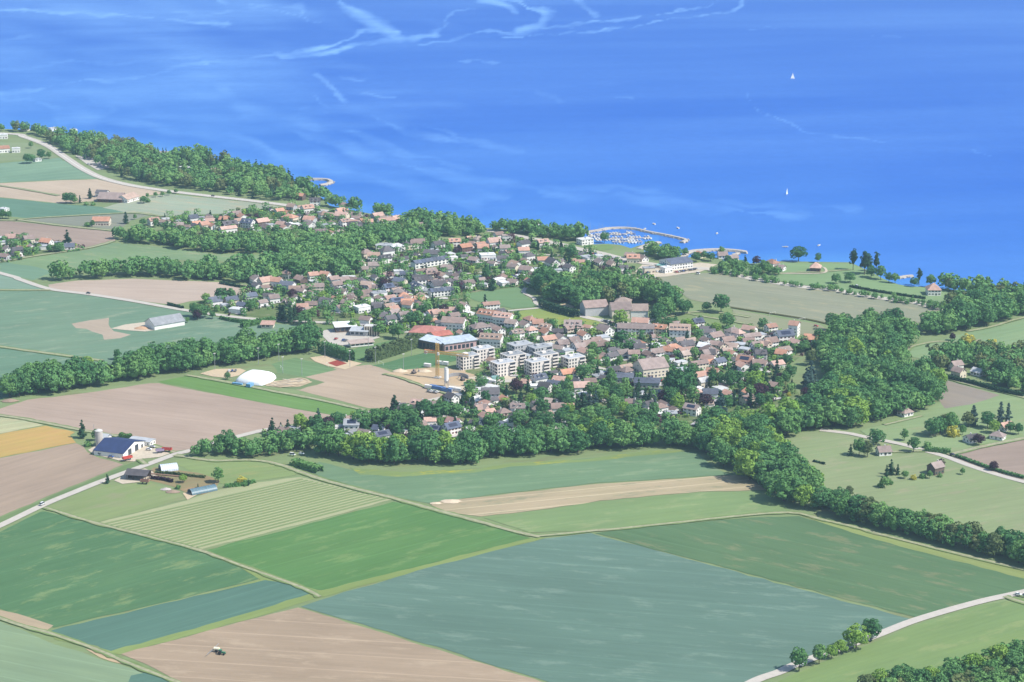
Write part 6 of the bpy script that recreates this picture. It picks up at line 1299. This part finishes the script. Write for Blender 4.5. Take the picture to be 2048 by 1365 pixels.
def heap(px, py, w_, h, c_, lab):
    x, y = P(px, py); V = []; F = []; n, m = 14, 5; g = random.Random(int(px))
    for i in range(m + 1):
        for j in range(n): t = 2 * math.pi * j / n; q = (1 - i / m) * w_ * g.uniform(.85, 1.15); V.append((q * math.cos(t), q * .6 * math.sin(t), h * (i / m) ** .8 * g.uniform(.85, 1.05)))
    for i in range(m):
        for j in range(n): F.append((i * n + j, i * n + (j + 1) % n, (i + 1) * n + (j + 1) % n, (i + 1) * n + j))
    o = mk('soil_heap', V, F, c_, loc=(x, y, .35), smooth=True); tag(o, lab, 'heap')
SAND2 = paint('heap_sand', (.52, .42, .30), .95); SOIL = paint('heap_soil', (.26, .19, .14), .95)
heap(800, 744, 7, 2.5, SAND2, 'sandy heap at the left edge of the building site'); heap(850, 744, 6, 2, SAND2, 'sandy heap left of the crane'); heap(955, 768, 7, 2.5, SAND2, 'sandy heap at the right of the building site'); heap(902, 1004, 7, 1.2, SAND2, 'straw coloured heap at the tip of the striped strip'); heap(872, 1008, 4, 1.0, SAND2, 'smaller straw coloured heap at the field corner')
heap(283, 658, 7, 2.2, paint('heap_orange', (.42, .27, .17), .95), 'orange brown heap in front of the long grey barn'); heap(345, 985, 5, 1.6, SOIL, 'dark compost heap near the polytunnel'); heap(332, 980, 4, 1.4, paint('heap_grey', (.4, .35, .33), .95), 'grey rubble heap near the compost'); heap(20, 803, 7, 2, SOIL, 'dark heap at the left end of the tree belt')
def digger(px, py, rot, lab):
    x, y = P(px, py); r = empty('excavator', x, y, .4, rot); Yl = paint('digger', (.16, .13, .12), .5); b = MB(); b.box(0, -1.1, 0, 3.6, .6, .8); b.build('track', TYRE, r); b = MB(); b.box(0, 1.1, 0, 3.6, .6, .8); b.build('track', TYRE, r)
    b = MB(); b.box(-.4, 0, .9, 3.2, 2.4, 1.1); b.build('body', Yl, r); b = MB(); b.box(.4, .7, 2.0, 1.3, 1.0, 1.1); b.build('cab', GLASS, r); b = MB(); b.tube((.8, -.3, 1.6), (3.8, -.3, 4.2), .28, .22, 5); b.tube((3.8, -.3, 4.2), (6, -.3, 1.4), .22, .16, 5); b.build('arm', Yl, r); b = MB(); b.box(6, -.3, .7, .9, 1.0, .9); b.build('bucket', METAL, r); tag(r, lab, 'excavator')
digger(828, 748, .9, 'dark excavator on the left of the building site'); digger(925, 762, 2.2, 'dark excavator beside the curved retaining wall')
# polytunnel beds, picket rows of the allotment
for k in range(5):
    px, py = 300 + k * 16, 943 + k * 1.5; x, y = P(px, py + 6); b = MB(); b.box(0, 0, 0, 6, 1.6, .5); o = b.build('raised_bed', paint('bed_wood', (.24, .15, .10)), loc=(x, y, .35), rz=gang(px, py, .1)); tag(o, None, 'raised bed', 'raised beds of the vegetable garden'); ITEMS.append((o, 'brown raised bed', px, py, 'in the vegetable garden behind the polytunnel'))
label_items()
# ================================================================== the air
def build_haze():
    V = [(x, y, z) for z in (-6, 512) for x, y in ((-16000, -3000), (16000, -3000), (16000, 30000), (-16000, 30000))]
    Fs = [(0, 3, 2, 1), (4, 5, 6, 7), (0, 1, 5, 4), (1, 2, 6, 5), (2, 3, 7, 6), (3, 0, 4, 7)]
    m = bpy.data.materials.new('haze_air'); m.use_nodes = True; t = m.node_tree; t.nodes.clear()
    out = t.nodes.new('ShaderNodeOutputMaterial'); pv = t.nodes.new('ShaderNodeVolumePrincipled')
    pv.inputs['Density'].default_value = HAZE_D; pv.inputs['Color'].default_value = (*HAZE_C, 1); pv.inputs['Anisotropy'].default_value = .2
    t.links.new(pv.outputs[0], out.inputs['Volume'])
    tag(mk('haze', V, Fs, m), kind='stuff')
build_haze()
